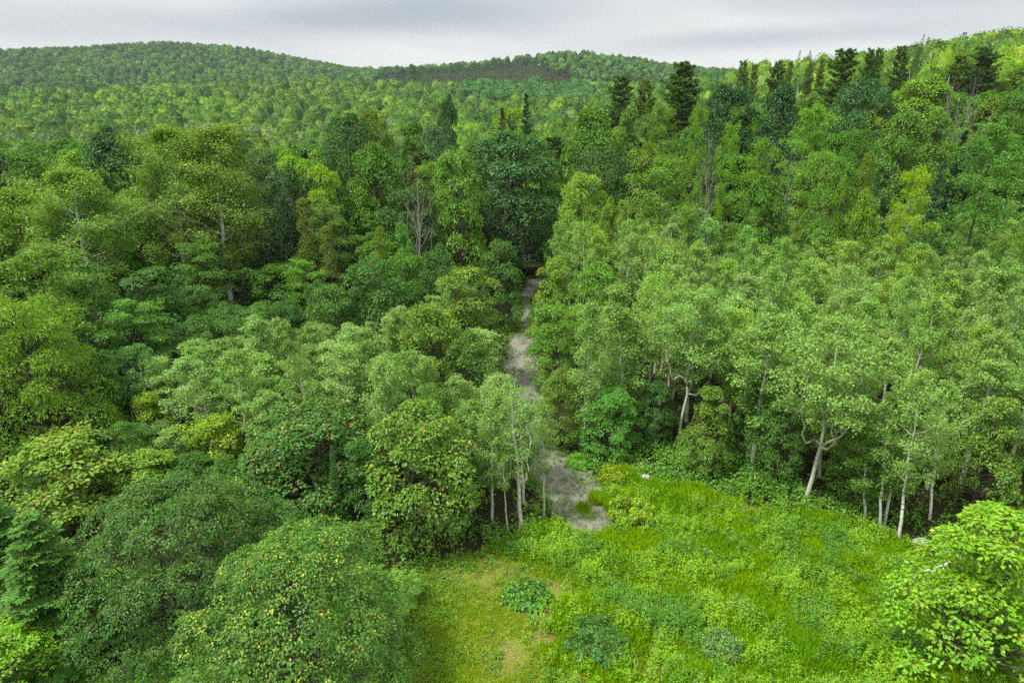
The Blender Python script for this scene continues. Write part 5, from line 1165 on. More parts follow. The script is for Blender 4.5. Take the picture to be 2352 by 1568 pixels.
def spruce(seed, H, Wd, nw, leaf, pine=False, bare=.04):
    rng = np.random.default_rng(seed); tb = Tubes(); r0 = H * .011 + .03
    p = curve((0, 0, -.3), (rng.normal(0, .1), rng.normal(0, .1), H), (0, 0, 0), 8, .02, rng); tb.add(p, r0 * np.linspace(1.2, .08, 8), 7)
    P = []; A = []; Nn = []; S = []; At = []
    for w in range(nw):
        t = (w + .5) / nw; z = H * (bare + (1 - bare) * t)
        if pine:
            Lr = Wd / 2 * ((1 - t) ** .5 * (.6 + .4 * min(1, t * 5)) + .12) * rng.uniform(.6, 1.2); nb = rng.integers(5, 8); rise = .18 + .6 * t
        else:
            Lr = Wd / 2 * ((1 - t) ** .82 * (.7 + .3 * min(1, t * 8)) + .03) * rng.uniform(.85, 1.12); nb = rng.integers(6, 9); rise = -.22 + .75 * t ** 1.5
        for b in range(nb):
            an = rng.random() * 6.283; L_ = Lr * rng.uniform(.75, 1.15); zz = z + rng.normal(0, .25) * H / nw
            d = np.array([math.cos(an), math.sin(an), rise]); e = np.array([0, 0, zz]) + d * L_ * .96
            bp = curve((0, 0, zz), e, (0, 0, -.06 * L_ if pine else (.07 * L_)), 6); tb.add(bp, np.linspace(max(.012, r0 * .3 * (1 - t)), .006, 6), 3)
            side = np.array([-math.sin(an), math.cos(an), 0])
            if pine:
                k = max(5, int(L_ * 5.5)); w_ = rng.uniform(.35, 1.03, k); c = np.array([0, 0, zz]) + d * L_ * w_[:, None] * .96 + side * (rng.normal(0, .16, k) * L_)[:, None] + np.array([0, 0, 1]) * rng.uniform(.0, .22, k)[:, None]
                nn = 26; q = np.repeat(c, nn, 0); dr = nrm(unit(rng, k * nn) + np.array([0, 0, .75]) + .3 * d)
                P.append(q); A.append(dr); Nn.append(unit(rng, k * nn) + np.array([0, 0, 1.2])); S.append(leaf * rng.uniform(.8, 1.3, k * nn))
                rs_ = rng.random(k); At.append(np.stack([rng.random(k * nn), (rng.random(k * nn) < .06) * .6, np.repeat(rs_, nn)], 1))
            else:
                k = max(4, int(L_ * 9)); w_ = np.linspace(.12, 1, k)
                for sg in (-1, 1):
                    st = np.array([0, 0, zz]) + d * L_ * w_[:, None] * .96 + np.array([0, 0, 1]) * (.07 * L_ * 4 * w_ * (1 - w_))[:, None]
                    ln = L_ * .42 * (1.12 - w_) + .12
                    dr = nrm(d * .75 + side * sg + np.array([0, 0, -.18]) + .14 * rng.normal(size=(k, 3)))
                    m = max(3, int(np.ceil(L_ * .42 / (leaf * .55)))); f_ = np.linspace(0, 1, m)
                    q = (st[:, None, :] + dr[:, None, :] * (ln[:, None] * f_[None])[:, :, None] + np.array([0, 0, -1.]) * (.12 * ln[:, None] * f_[None] ** 2)[:, :, None]).reshape(-1, 3)
                    q = np.repeat(q, 2, 0); a2 = np.repeat(np.repeat(dr, m, 0), 2, 0) + .55 * rng.normal(size=(len(q), 3)) * np.array([1, 1, .5])
                    P.append(q); A.append(a2); Nn.append(np.array([0, 0, 1.]) + .35 * rng.normal(size=(len(q), 3))); S.append(leaf * rng.uniform(.75, 1.25, len(q)))
                    tipv = np.repeat(np.repeat((w_ > .8) * 1., m) * (np.tile(f_, k) > .0), 2) * (rng.random(len(q)) < .7)
                    At.append(np.stack([rng.random(len(q)), tipv, np.full(len(q), rng.random())], 1))
    # leader
    k = 26; q = np.stack([rng.normal(0, .02, k), rng.normal(0, .02, k), H * (1 - .06 * rng.random(k))], 1); P.append(q); A.append(unit(rng, k) + np.array([0, 0, 1.5])); Nn.append(unit(rng, k)); S.append(np.full(k, leaf)); At.append(np.stack([rng.random(k), np.ones(k), rng.random(k)], 1))
    P, A, Nn, S, At = [np.concatenate(q) for q in (P, A, Nn, S, At)]
    return leaf_mesh('crown', P, nrm(Nn), A, S, 'needle' if pine else 'narrow', {'leaf': At}, M_NEEDLE), tb.mesh('trunk', M_BARK)
# ------------------------------------------------------------------ tree models: kind -> list of (crown, trunk), nominal height, width
MODELS = {}
def reg(k, H, W_, lst): MODELS[k] = (H, W_, lst)
reg('N', 8, 9.5, [lobed_tree(s, 8, 9.5, .03, (40, 48, 44)[s - 11], (.23, .22, .23)[s - 11], 30, (54, 70, 56)[s - 11], (.34, .40, .32)[s - 11], (.115, .155, .11)[s - 11], 'lobed' if s == 12 else 'ovate', 'dome', stems=3, up=.45, nj=.38, fillin=.04, thick=.15) for s in (11, 12, 13)])
reg('M', 8, 5.5, [lobed_tree(20 + s, 8, 5.5, .04, 28, .27, 20, 26, .30, .16, 'ovate', ('cone', 'dome', 'oval', 'dome')[s], stems=2, up=.45, nj=.4, fillin=.05) for s in range(4)])
reg('F', 13, 9, [lobed_tree(31, 13, 9, .03, 46, .22, 26, 34, .42, .20, 'narrow', 'dome', up=.4, nj=.45, fillin=.05)])
reg('B', 19, 12, [lobed_tree(40 + s, 19, 12, .2, (30, 24, 34, 26, 30)[s], (.25, .31, .22, .28, .25)[s], 30, 26, .62, .31, ('ovate', 'round', 'ovate', 'ovate', 'round')[s], ('dome', 'dome', 'cone', 'round', 'dome')[s], up=.45, nj=.42, fillin=.06) for s in range(5)])
reg('H', 18, 9, [branchy_tree(50 + s, 18, 9, .34, 20, .34, 22, .62, 'narrow', M_BARK, rise=(.25, .6), env='dome', per=5, up=.8, layer=True, droop=.45, sub=4) for s in range(3)])
reg('I', 22, 9.5, [branchy_tree(60 + s, 22, 9.5, .26, 42, .22, 26, .72, 'ovate', M_WHITE, rise=(.5, 1.1), env='oval', per=6, r0=.24, up=.35, lean=-.04, sub=5) for s in range(2)])
reg('A', 11, 3.7, [branchy_tree(70 + s, 11, 3.7, (.30, .26, .34, .22, .3, .38)[s], 27, .135, 17, .30, 'round', M_ASPB, rise=(.5, 1.1), env='oval', per=5, lean=(.02, -.03, 0, .03, -.01, .02)[s], nj=.8, up=.3) for s in range(6)] + [branchy_tree(170 + s, 11, 3.7, (.45, .2)[s], (18, 34)[s], (.15, .125)[s], (12, 18)[s], .33, 'round', M_ASPB, rise=(.7, 1.5), env=('oval', 'cone')[s], per=5, lean=.04, nj=.8, up=.3) for s in range(2)])
reg('E', 11, 3.2, [branchy_tree(80, 11, 3.2, .38, 20, .12, 6, .30, 'round', M_ASPB, rise=(.5, 1.1), env='oval', per=4, fork=2, nj=.8, up=.3)])
reg('X', 13, 6.5, [branchy_tree(81 + s, 13, 6.5, .42, 26, .14, 18, .36, 'round', M_ASPB, rise=(.3, .9), env='oval', per=5, fork=4, r0=.12, nj=.8, up=.3, dead=.08) for s in range(2)])
reg('L', 9, 3.2, [branchy_tree(85 + s, 9, 3.2, .34, 20, .14, 15, .30, 'ovate', M_WHITE, rise=(.5, 1.0), env='oval', per=5, lean=-.13, r0=.085, up=.35) for s in range(2)])
reg('G', 7, 3.2, [branchy_tree(88 + s, 7, 3.2, .08, 26, .15, 22, .34, 'ovate', M_ASPB, rise=(.6, 1.2), env='oval', per=5, up=.35) for s in range(3)])
reg('S', 12, 4.6, [spruce(90 + s, 12, 4.6, 30, .20, bare=(.03, .1)[s]) for s in range(2)])
reg('P', 22, 8, [spruce(95 + s, 22, 8, 34, .40, True, .2) for s in range(3)])
reg('C', 10, 3, [lobed_tree(98, 10, 3, .08, 26, .42, 20, 20, .32, .16, 'narrow', 'cone', up=.1, leafmat=M_NEEDLE)])
reg('D', 12, 4.5, [branchy_tree(100 + s, 12, 4.5, .35, 22, .1, 0, .3, 'ovate', M_DEAD, rise=(.9, 1.7), env='oval', fork=3, r0=.10, dead=2 if False else .0, sub=4) for s in range(3)])
TONE = {  # base leaf colours
 'mid': (.080, .185, .022), 'mid2': (.078, .175, .030), 'midb': (.105, .215, .032), 'midl': (.115, .215, .040), 'dk': (.048, .118, .024), 'dk2': (.062, .15, .028),
 'dkb': (.052, .132, .036), 'dkk': (.034, .094, .024), 'lime': (.15, .27, .034), 'lime2': (.165, .32, .040), 'limed': (.115, .215, .034), 'limeg': (.15, .26, .042), 'limeh': (.125, .235, .038),
 'limey': (.17, .28, .030), 'limeb': (.19, .33, .05), 'yel': (.21, .34, .035), 'yelh': (.24, .35, .035), 'brt': (.10, .26, .045), 'brt2': (.12, .25, .036), 'brth': (.10, .225, .040),
 'ash': (.15, .29, .042), 'asp': (.165, .29, .070), 'asp2': (.175, .30, .074), 'asp3': (.21, .34, .10), 'aspl': (.22, .35, .070), 'aspd': (.12, .23, .052),
 'birch': (.135, .225, .032), 'bluegr': (.092, .175, .068), 'olive': (.125, .20, .028), 'rust': (.12, .165, .032), 'rust2': (.10, .11, .035), 'spr': (.070, .155, .034), 'spr2': (.085, .165, .055),
 'sprd': (.028, .068, .024), 'sprb': (.060, .125, .062), 'pine': (.085, .150, .034), 'pine2': (.135, .205, .040), 'bark': (.3, .3, .3)}
TIP = {'': None, 'or': (.36, .36, .06), 'or2': (.34, .40, .06), 'or3': (.20, .24, .07), 'or4': (.32, .24, .08), 'or5': (.28, .29, .07), 'ye': (.40, .46, .085)}
NAMES = {'A': ('aspen_tree', 'aspen'), 'E': ('aspen_tree', 'aspen'), 'X': ('aspen_tree', 'aspen'), 'L': ('birch_tree', 'birch'), 'G': ('birch_tree', 'birch'), 'I': ('birch_tree', 'birch'), 'M': ('maple_tree', 'maple'), 'N': ('maple_tree', 'maple'),
 'F': ('beech_tree', 'beech'), 'B': ('broadleaf_tree', 'tree'), 'H': ('ash_tree', 'ash tree'), 'S': ('spruce_tree', 'spruce'), 'P': ('pine_tree', 'pine'), 'C': ('cedar_tree', 'cedar'), 'D': ('dead_tree', 'dead tree')}
rnd = random.Random(5); used = {}
TX = np.array([t[1] for t in TREES]); TY = np.array([t[2] for t in TREES]); TZ = terr(TX, TY)
for i, (k, x, y, w, h, tone, tip, g, label) in enumerate(TREES):
    kk = k
    if k == 'M' and w > 8.5: kk = 'N'
    if label.startswith('slender see-through'): kk = 'E'
    Hn, Wn, models = MODELS[kk]
    vi = (used.get(kk, 0) if k != 'A' else rnd.randrange(len(models))) % len(models); used[kk] = used.get(kk, 0) + 1
    if kk == 'N': vi = 1 if 'lobed' in label or 'low bright' in label else (0 if 'pale yellow' in label else 2)
    crown, trunk = models[vi]
    nm, ct = NAMES[k]
    root = bpy.data.objects.new(nm, None); COL.objects.link(root); root.empty_display_size = .5
    root.location = (x, y, float(TZ[i])); tl = R(3.5) if k in 'AGB' else R(1.5)
    root.rotation_euler = (rnd.uniform(-tl, tl), rnd.uniform(-tl, tl), 0 if k in 'LX' else rnd.random() * 6.283)
    sxy = w / Wn; root.scale = (sxy, sxy, h / Hn)
    if tone == 'yelh' or tone == 'ash' or tone == 'yel': pass
    tag(root, label, ct, GROUPS[g] if g >= 0 else None)
    c3 = np.array(TONE[tone]); j = .90 + .2 * rnd.random() if g >= 0 else 1.0
    c3 = c3 * j * (1 + (np.array([rnd.random(), rnd.random(), rnd.random()]) - .5) * (.14 if g >= 0 else .04))
    for nm2, me in (('trunk', trunk), ('crown', crown)):
        if me is None: continue
        o = bpy.data.objects.new(nm2, me); COL.objects.link(o); o.parent = root
        if nm2 == 'crown':
            o.color = (*c3, 1); tcx = TIP[tip] if TIP[tip] else tuple(c3 * 1.12)
            o['tip'] = [float(q) for q in tcx]
# ------------------------------------------------------------------ ground sheet
def ground_mesh():
    rings = np.concatenate([np.linspace(0.5, 110, 150), 110 * (3100 / 110) ** (np.linspace(0, 1, 110)[1:])]); na = 360
    a = np.linspace(0, 2 * math.pi, na, endpoint=False); Rr, A = np.meshgrid(rings, a, indexing='ij')
    x = Rr * np.sin(A); y = Rr * np.cos(A) + 0.0; z = terr(x, y)
    z = z + np.where(Rr < 120, (vnoise(x, y, 3.1, 1) - .5) * .22 + (vnoise(x, y, 1.1, 2) - .5) * .08, 0) * ~inside(x, y, PATHPOLY)
    v = np.stack([x, y, z], -1).reshape(-1, 3); n = len(rings)
    i = np.arange(n - 1)[:, None] * na; j = np.arange(na)[None]; j2 = (j + 1) % na
    q = np.stack([i + j, i + na + j, i + na + j2, i + j2], -1).reshape(-1, 4)[:, ::-1]
    v = np.concatenate([v, [[0, 0, float(terr(0.0, 0.0))]]]); fan = np.stack([np.full(na, len(v) - 1), np.arange(na), (np.arange(na) + 1) % na], 1)[:, ::-1]
    idx = np.concatenate([q.ravel(), fan.ravel()]); st = np.concatenate([np.arange(len(q)) * 4, len(q) * 4 + np.arange(na) * 3])
    return v, idx, st
m, t, out = base_mat('meadow_soil')
tcn = nd(t, 'ShaderNodeTexCoord')
def noise(t, scale, detail=5, rough=.6, vec=None):
    n = nd(t, 'ShaderNodeTexNoise'); n.inputs['Scale'].default_value = scale; n.inputs['Detail'].default_value = detail; n.inputs['Roughness'].default_value = rough
    t.links.new(vec or tcn.outputs['Object'], n.inputs['Vector']); return n.outputs[0]
n1 = noise(t, .35); n2 = noise(t, 6, 6, .75); n3 = noise(t, 30, 4, .8)
soil = ramp(t, n3, [(.3, (.05, .040, .022)), (.5, (.12, .095, .045)), (.62, (.24, .18, .10)), (.72, (.34, .26, .16))])
moss = ramp(t, n2, [(.3, (.07, .12, .015)), (.5, (.15, .23, .025)), (.7, (.26, .32, .045))])
c = mixc(t, ramp(t, n2, [(.50, (0, 0, 0)), (.66, (1, 1, 1))]), moss, soil)
ga = nd(t, 'ShaderNodeAttribute', attribute_name='cover')
litter = ramp(t, n2, [(.3, (.018, .020, .010)), (.6, (.040, .040, .018)), (.8, (.06, .055, .028))])
c = mixc(t, ga.outputs['Fac'], litter, c)
d = nd(t, 'ShaderNodeBsdfDiffuse'); t.links.new(c, d.inputs[0]); t.links.new(d.outputs[0], out.inputs[0])
bp = nd(t, 'ShaderNodeBump'); bp.inputs['Distance'].default_value = .05; t.links.new(n3, bp.inputs['Height']); t.links.new(bp.outputs[0], d.inputs['Normal'])
M_SOIL = m
v, idx, st = ground_mesh()
me = np_mesh('ground', v, idx, st, [M_SOIL], smooth=True)
ca = me.attributes.new('cover', 'FLOAT', 'POINT')
cov = (inside(v[:, 0], v[:, 1], MEADOW) | inside(v[:, 0], v[:, 1], PATHPOLY)).astype(np.float32); ca.data.foreach_set('value', cov)
o = bpy.data.objects.new('ground', me); COL.objects.link(o); tag(o, kind='structure')
# ------------------------------------------------------------------ gravel track: a sheet a little above the ground
m, t, out = base_mat('gravel'); tcn = nd(t, 'ShaderNodeTexCoord')
n1 = noise(t, 45, 5, .8); n2 = noise(t, .9, 5, .65); n4 = noise(t, 9, 4, .6)
g1 = ramp(t, n1, [(.32, (.10, .10, .082)), (.5, (.23, .225, .19)), (.66, (.38, .375, .33))])
g2 = ramp(t, n4, [(.35, (.10, .12, .04)), (.65, (.20, .20, .08))])
c = mixc(t, ramp(t, n2, [(.54, (0, 0, 0)), (.66, (.65, .65, .65))]), g1, g2)
d = nd(t, 'ShaderNodeBsdfDiffuse'); t.links.new(c, d.inputs[0]); t.links.new(d.outputs[0], out.inputs[0])
bp = nd(t, 'ShaderNodeBump'); bp.inputs['Distance'].default_value = .04; t.links.new(n1, bp.inputs['Height']); t.links.new(bp.outputs[0], d.inputs['Normal'])
PL = np.array(PATHL); PR = np.array(PATHR); tt = np.linspace(0, len(PL) - 1, 120)
def samp(A): return np.stack([np.interp(tt, np.arange(len(A)), A[:, 0]), np.interp(tt, np.arange(len(A)), A[:, 1])], 1)
l_, r_ = samp(PL), samp(PR); nc = 9
wob = (vnoise(tt * 3, tt * 0, 1, 7) - .5)[:, None] * .7; dirn = nrm(r_ - l_); l_ = l_ + dirn * wob; r_ = r_ - dirn * (vnoise(tt * 3, tt * 0 + 9, 1, 8) - .5)[:, None] * .7
g = l_[:, None] + (r_ - l_)[:, None] * np.linspace(0, 1, nc)[None, :, None]; gz = terr(g[..., 0], g[..., 1]) + .03
# crown of the track is slightly raised, edges sink into the ground
gz += (.05 - .09 * np.abs(np.linspace(-1, 1, nc)) ** 3)[None]
v = np.concatenate([g, gz[..., None]], -1).reshape(-1, 3); i = np.arange(119)[:, None] * nc; j = np.arange(nc - 1)[None]
q = np.stack([i + j, i + j + 1, i + nc + j + 1, i + nc + j], -1).reshape(-1, 4)
o = bpy.data.objects.new('gravel_path', np_mesh('gravel_path', v, q.ravel(), np.arange(len(q)) * 4, [m], smooth=True)); COL.objects.link(o); tag(o, kind='structure')
# ------------------------------------------------------------------ herbs: positions by density, leaves as one mesh per kind of ground cover (uncountable)
rg = np.random.default_rng(3)
def seg_dist(x, y, P):
    d = np.full(np.shape(x), 1e9)
    for (a, b), (c_, d_) in zip(P, P[1:]):
        L2 = (c_ - a) ** 2 + (d_ - b) ** 2; t_ = np.clip(((x - a) * (c_ - a) + (y - b) * (d_ - b)) / L2, 0, 1)
        d = np.minimum(d, np.hypot(x - a - t_ * (c_ - a), y - b - t_ * (d_ - b)))
    return d
def scatter(n, x0, x1, y0, y1):
    x = rg.uniform(x0, x1, n); y = rg.uniform(y0, y1, n); k = (np.abs(x) < .80 * y + 4); return x[k], y[k]
def gz_(x, y): return terr(x, y) + (vnoise(x, y, 3.1, 1) - .5) * .22 * (np.hypot(x, y) < 120)
class Herbs:
    def __init__(s): s.p = []
    def add(s, pos, nor, ax, sz, tint, rv=None):
        n = len(pos); at = np.stack([rg.random(n), np.zeros(n), rg.random(n) if rv is None else rv], 1)
        s.p.append((pos, nor, ax, sz, at, tint))
    def build(s, name, tmpl, label, cat_):
        a = cat(s.p); me = leaf_mesh(name, a[0], nrm(a[1]), a[2], a[3], tmpl, {'leaf': a[4], 'tint': a[5]}, M_STUFF)
        o = bpy.data.objects.new(name, me); COL.objects.link(o); tag(o, label, cat_, kind='stuff'); print(name, len(a[0]))
def col_mix(a, b, f): return np.array(a)[None] * (1 - f)[:, None] + np.array(b)[None] * f[:, None]
# density fields on the meadow (world metres)
DRY = [(-1.2, 31.5, 2.2), (1.2, 28.5, 1.3), (1.6, 26.8, 1.1), (2.6, 30.0, 1.0), (-.4, 25.6, 1.5), (6.8, 25.4, 1.6), (-3.2, 31.5, 1.5), (4.6, 25.0, .9), (3.0, 24.2, 1.0), (15.6, 37.2, 1.5), (15.6, 30.2, .9)]
def dry(x, y):
    s = np.zeros(np.shape(x))
    for a, b, r in DRY: s = np.maximum(s, np.exp(-((x - a) ** 2 + (y - b) ** 2) / (r * r)))
    return np.clip(s * (.4 + 1.2 * vnoise(x, y, .7, 21)), 0, 1)
def lushness(x, y):   # 0 = short yellow turf on the left of the meadow, 1 = tall herbs
    b = 2.7 - np.clip(y - 32, 0, 4) * 3.2
    return np.clip((x - b) / 2.5 + .5 + (vnoise(x, y, 2.2, 31) - .5) * 1.1, 0, 1)
# grass
H1 = Herbs()
x, y = scatter(210000, -14, 34, 21, 46); pg = inside(x, y, PATHPOLY); k = inside(x, y, MEADOW) & (~pg | (vnoise(x, y, .8, 6) > .62)) & (rg.random(len(x)) > dry(x, y) * 1.15); x, y = x[k], y[k]
lu = lushness(x, y); nb = 3; X = np.repeat(x, nb) + rg.normal(0, .05, len(x) * nb); Y = np.repeat(y, nb) + rg.normal(0, .05, len(x) * nb); LU = np.repeat(lu, nb)
hgt = (.13 + .42 * LU * vnoise(X, Y, 1.6, 5) + .1 * rg.random(len(X))) ; Z = gz_(X, Y) - .03
ax = np.stack([rg.normal(0, .33, len(X)), rg.normal(0, .33, len(X)), np.ones(len(X))], 1); no = np.stack([rg.normal(size=len(X)), rg.normal(size=len(X)), np.full(len(X), .3)], 1)
tv = np.clip(vnoise(X, Y, 2.6, 11) * .75 + vnoise(X, Y, .6, 12) * .4 - .1, 0, 1)
tint = col_mix((.23, .36, .030), (.12, .28, .030), tv); yl = np.clip(1.2 - 1.7 * LU, 0, 1) * np.clip(.4 + vnoise(X, Y, 1.2, 14), 0, 1)
tint = tint * (1 - yl)[:, None] + np.array([.26, .35, .042])[None] * yl[:, None]
H1.add(np.stack([X, Y, Z], 1), no, ax, hgt * 1.35, tint, np.repeat(rg.random(len(x)), nb))
LEAF['blade'][0][:, 0] *= 1.6
H1.build('meadow_grass', 'blade', 'short and knee-high yellow-green grass covering the clearing', 'grass')
# leafy herbs: upright stems with whorled leaves
def herbs(H, x, y, hh, nl, leaf, tint, spread=.12, rise=.2):
    n = len(x); nl_ = nl; S = np.repeat(np.arange(n), nl_); f = np.tile(np.linspace(.25, 1, nl_), n) + rg.normal(0, .04, n * nl_)
    an = rg.random(len(S)) * 6.283; rad = spread * (1.25 - f) * rg.uniform(.2, 1, len(S)); z0 = gz_(x, y)
    lx, ly = rg.normal(0, .06, n), rg.normal(0, .06, n)
    pos = np.stack([x[S] + np.cos(an) * rad + lx[S] * f, y[S] + np.sin(an) * rad + ly[S] * f, z0[S] + hh[S] * f], 1)
    ax = np.stack([np.cos(an), np.sin(an), rg.normal(rise, .3, len(S)) + .6 * (f > .85)], 1); no = np.stack([np.cos(an) * .3 + rg.normal(0, .3, len(S)), np.sin(an) * .3 + rg.normal(0, .3, len(S)), np.ones(len(S))], 1)
    H.add(pos, no, ax, leaf * rg.uniform(.7, 1.25, len(S)), tint[S], rg.random(n)[S])
H2 = Herbs()
x, y = scatter(34000, -12, 34, 21, 46); dens = np.clip((vnoise(x, y, 2.0, 41) * .6 + vnoise(x, y, .75, 42) * .6 - .38) * 2.6, 0, 1) * lushness(x, y)
far = np.clip((y - 35) / 4, 0, 1) * (x > 4); dens *= 1 - .75 * far
k = inside(x, y, MEADOW) & ~inside(x, y, PATHPOLY) & (rg.random(len(x)) < dens); x, y = x[k], y[k]
tv = np.clip(vnoise(x, y, 1.5, 51) * 1.7 - .4 + .3 * rg.normal(size=len(x)) * .5, 0, 1); tint = col_mix((.22, .38, .045), (.105, .235, .040), tv)
herbs(H2, x, y, .25 + .85 * np.clip(vnoise(x, y, 1.1, 43) * 1.5 - .25, 0, 1) + .2 * rg.random(len(x)), 16, .15, tint)
# sparse small seedlings on the turf
x, y = scatter(9000, -12, 12, 21, 40); k = inside(x, y, MEADOW) & (rg.random(len(x)) < .12 + .6 * (vnoise(x, y, 1.1, 61) > .58) + .8 * np.clip((-2.6 - x) / 2.5 + (vnoise(x, y, .8, 62) - .5) * 1.5, 0, 1)) & (lushness(x, y) < .6); x, y = x[k], y[k]
herbs(H2, x, y, .10 + .35 * rg.random(len(x)) + .3 * np.clip((-3 - x) / 3, 0, 1), 12, .15, col_mix((.17, .29, .035), (.10, .22, .04), rg.random(len(x))), .16)
# weeds growing on the gravel
x, y = scatter(22000, -8, 12, 34, 85); e = np.minimum(seg_dist(x, y, PATHL), seg_dist(x, y, PATHR))
k = (inside(x, y, PATHPOLY)) & (rg.random(len(x)) < .08 + .7 * np.clip(vnoise(x, y, .9, 71) * 2.4 - 1.15, 0, 1) + .8 * np.exp(-e / .45) + .8 * (y < 45) * (vnoise(x, y, 1.2, 72) > .5)); x, y = x[k], y[k]
herbs(H2, x, y, .06 + .34 * rg.random(len(x)), 12, .14, col_mix((.16, .24, .05), (.09, .19, .04), rg.random(len(x))), .16)
H2.build('meadow_weeds', 'narrow', 'leafy green weeds and goldenrod standing in clumps across the clearing', 'weeds')
# undergrowth along and inside the wood edge
H3 = Herbs()
x, y = scatter(200000, -60, 75, 22, 96); e = seg_dist(x, y, MEADOW[2:-2]); ep = np.minimum(seg_dist(x, y, PATHL), seg_dist(x, y, PATHR))
inn = inside(x, y, MEADOW) | inside(x, y, PATHPOLY)
dens = np.where(inn, np.exp(-e / .7) * .35 * (y > 30), np.maximum(.14, np.maximum(np.exp(-e / 2.2), np.exp(-ep / 1.4)) * .8) * np.clip(vnoise(x, y, 1.6, 81) * 2.0 - .35, 0.05, 1))
dens = np.where((x > 5) & (x < 20) & (y < 46) & ~inn, np.maximum(dens, .75), dens)
dens *= np.clip(36 / y, 0, 1) ** 1.0
k = (rg.random(len(x)) < dens) & ~inside(x, y, PATHPOLY); x, y = x[k], y[k]; e = seg_dist(x, y, MEADOW[2:-2]); inn = inside(x, y, MEADOW)
tint = col_mix((.085, .20, .035), (.13, .26, .045), np.clip(vnoise(x, y, 1.4, 91) * 1.4 - .2, 0, 1))
herbs(H3, x, y, (.25 + .75 * vnoise(x, y, 1.7, 83)) * np.where(inn, .6, 1.0), 12, .20, tint, .34, .0)
H3.build('undergrowth', 'ovate', 'brambles and low green bushes along the foot of the wood edge', 'undergrowth')
# bracken ferns at the near left
H4 = Herbs()
x, y = scatter(4200, -24, -1, 20, 31); k = (x < -6.8 + (y - 24) * .1 + (vnoise(x, y, 1.3, 99) - .5) * 2.6); x, y = x[k], y[k]; k = rg.random(len(x)) < .9 * np.clip(vnoise(x, y, 1.5, 95) * 2, .3, 1); x, y = x[k], y[k]
n = len(x); nf = 5; npn = 13
S = np.repeat(np.arange(n), nf); an = rg.random(len(S)) * 6.283; L_ = rg.uniform(.5, .85, len(S)); dv = np.stack([np.cos(an), np.sin(an)], 1)
F_ = np.tile(np.linspace(.2, 1, npn), len(S)); S2 = np.repeat(np.arange(len(S)), npn); zz = gz_(x, y)
bx = x[S][S2] + dv[S2, 0] * F_ * L_[S2]; by = y[S][S2] + dv[S2, 1] * F_ * L_[S2]; bz = zz[S][S2] + .35 + .5 * F_ * (1.3 - F_) * 1.2 + (.25 * rg.random(len(S)))[S2]
tn = col_mix((.12, .25, .045), (.18, .33, .055), rg.random(n))[S][S2]
for sg in (-1, 1):
    ax = np.stack([-dv[S2, 1] * sg + dv[S2, 0] * .45, dv[S2, 0] * sg + dv[S2, 1] * .45, np.full(len(S2), -.15)], 1)
    H4.add(np.stack([bx, by, bz], 1), np.stack([rg.normal(0, .15, len(S2)), rg.normal(0, .15, len(S2)), np.ones(len(S2))], 1), ax, .30 * (1.12 - F_) * (L_[S2] / .7) + .03, tn, rg.random(len(S))[S2])
H4.build('bracken', 'narrow', 'light green bracken ferns crowding the near left corner', 'ferns')
# dry leaf litter on the bare patches
H5 = Herbs()
x, y = scatter(120000, -12, 30, 21, 40); k = (rg.random(len(x)) < dry(x, y) * .8 + .008) & inside(x, y, MEADOW); x, y = x[k], y[k]
H5.add(np.stack([x, y, gz_(x, y) + .02], 1), np.stack([rg.normal(0, .4, len(x)), rg.normal(0, .4, len(x)), np.ones(len(x))], 1), np.stack([rg.normal(size=len(x)), rg.normal(size=len(x)), rg.normal(0, .2, len(x))], 1), rg.uniform(.05, .11, len(x)), col_mix((.22, .11, .045), (.42, .33, .22), rg.random(len(x)) ** 1.5))
H5.build('leaf_litter', 'ovate', 'dry brown fallen leaves on the bare patches of the clearing', 'leaf litter')
# ------------------------------------------------------------------ individual small things
m, t, out = base_mat('pale_stone'); tcn = nd(t, 'ShaderNodeTexCoord'); c = ramp(t, noise(t, 4, 6, .7), [(.3, (.20, .19, .17)), (.6, (.46, .45, .42)), (.8, (.56, .55, .52))])
d = nd(t, 'ShaderNodeBsdfDiffuse'); t.links.new(c, d.inputs[0]); t.links.new(d.outputs[0], out.inputs[0]); M_STONE = m
def rock(x, y, sx, sy, sz, seed, label, rot=0.):
    r = np.random.default_rng(seed); nu, nv = 24, 14; u = np.linspace(0, 2 * math.pi, nu, endpoint=False); w = np.linspace(.02, math.pi - .02, nv); W_, U = np.meshgrid(w, u, indexing='ij')
    d = np.stack([np.sin(W_) * np.cos(U), np.sin(W_) * np.sin(U), np.cos(W_)], -1)
    for _ in range(11):
        pn = nrm(r.normal(size=(1, 3)))[0]; lim = r.uniform(.62, .88); dd = d @ pn; d = np.where((dd > lim)[..., None], d - (dd - lim)[..., None] * pn, d)
    d = d + r.normal(0, .012, d.shape); v = (d * np.array([sx, sy, sz]) / 2).reshape(-1, 3); ca, sa = math.cos(rot), math.sin(rot); v = v @ np.array([[ca, sa, 0], [-sa, ca, 0], [0, 0, 1]])
    i = np.arange(nv - 1)[:, None] * nu; j = np.arange(nu)[None]; q = np.stack([i + j, i + nu + j, i + nu + (j + 1) % nu, i + (j + 1) % nu], -1).reshape(-1, 4)
    idx = np.concatenate([q.ravel(), np.arange(nu), (nv - 1) * nu + np.arange(nu)[::-1]]); st = np.concatenate([np.arange(len(q)) * 4, [len(q) * 4, len(q) * 4 + nu]])
    o = bpy.data.objects.new('rock', np_mesh('rock', v, idx, st, [M_STONE])); COL.objects.link(o); o.location = (x, y, float(gz_(np.array([x]), np.array([y]))[0]) + sz * .22); tag(o, label, 'rock')
rock(9.3, 40.9, 0.75, 0.6, 0.9, 1, 'pale upright stone at the edge of the bramble bushes right of the track')
rock(24.7, 34.0, 1.2, 0.7, 0.75, 2, 'low grey boulder at the feet of the white-stemmed birches')
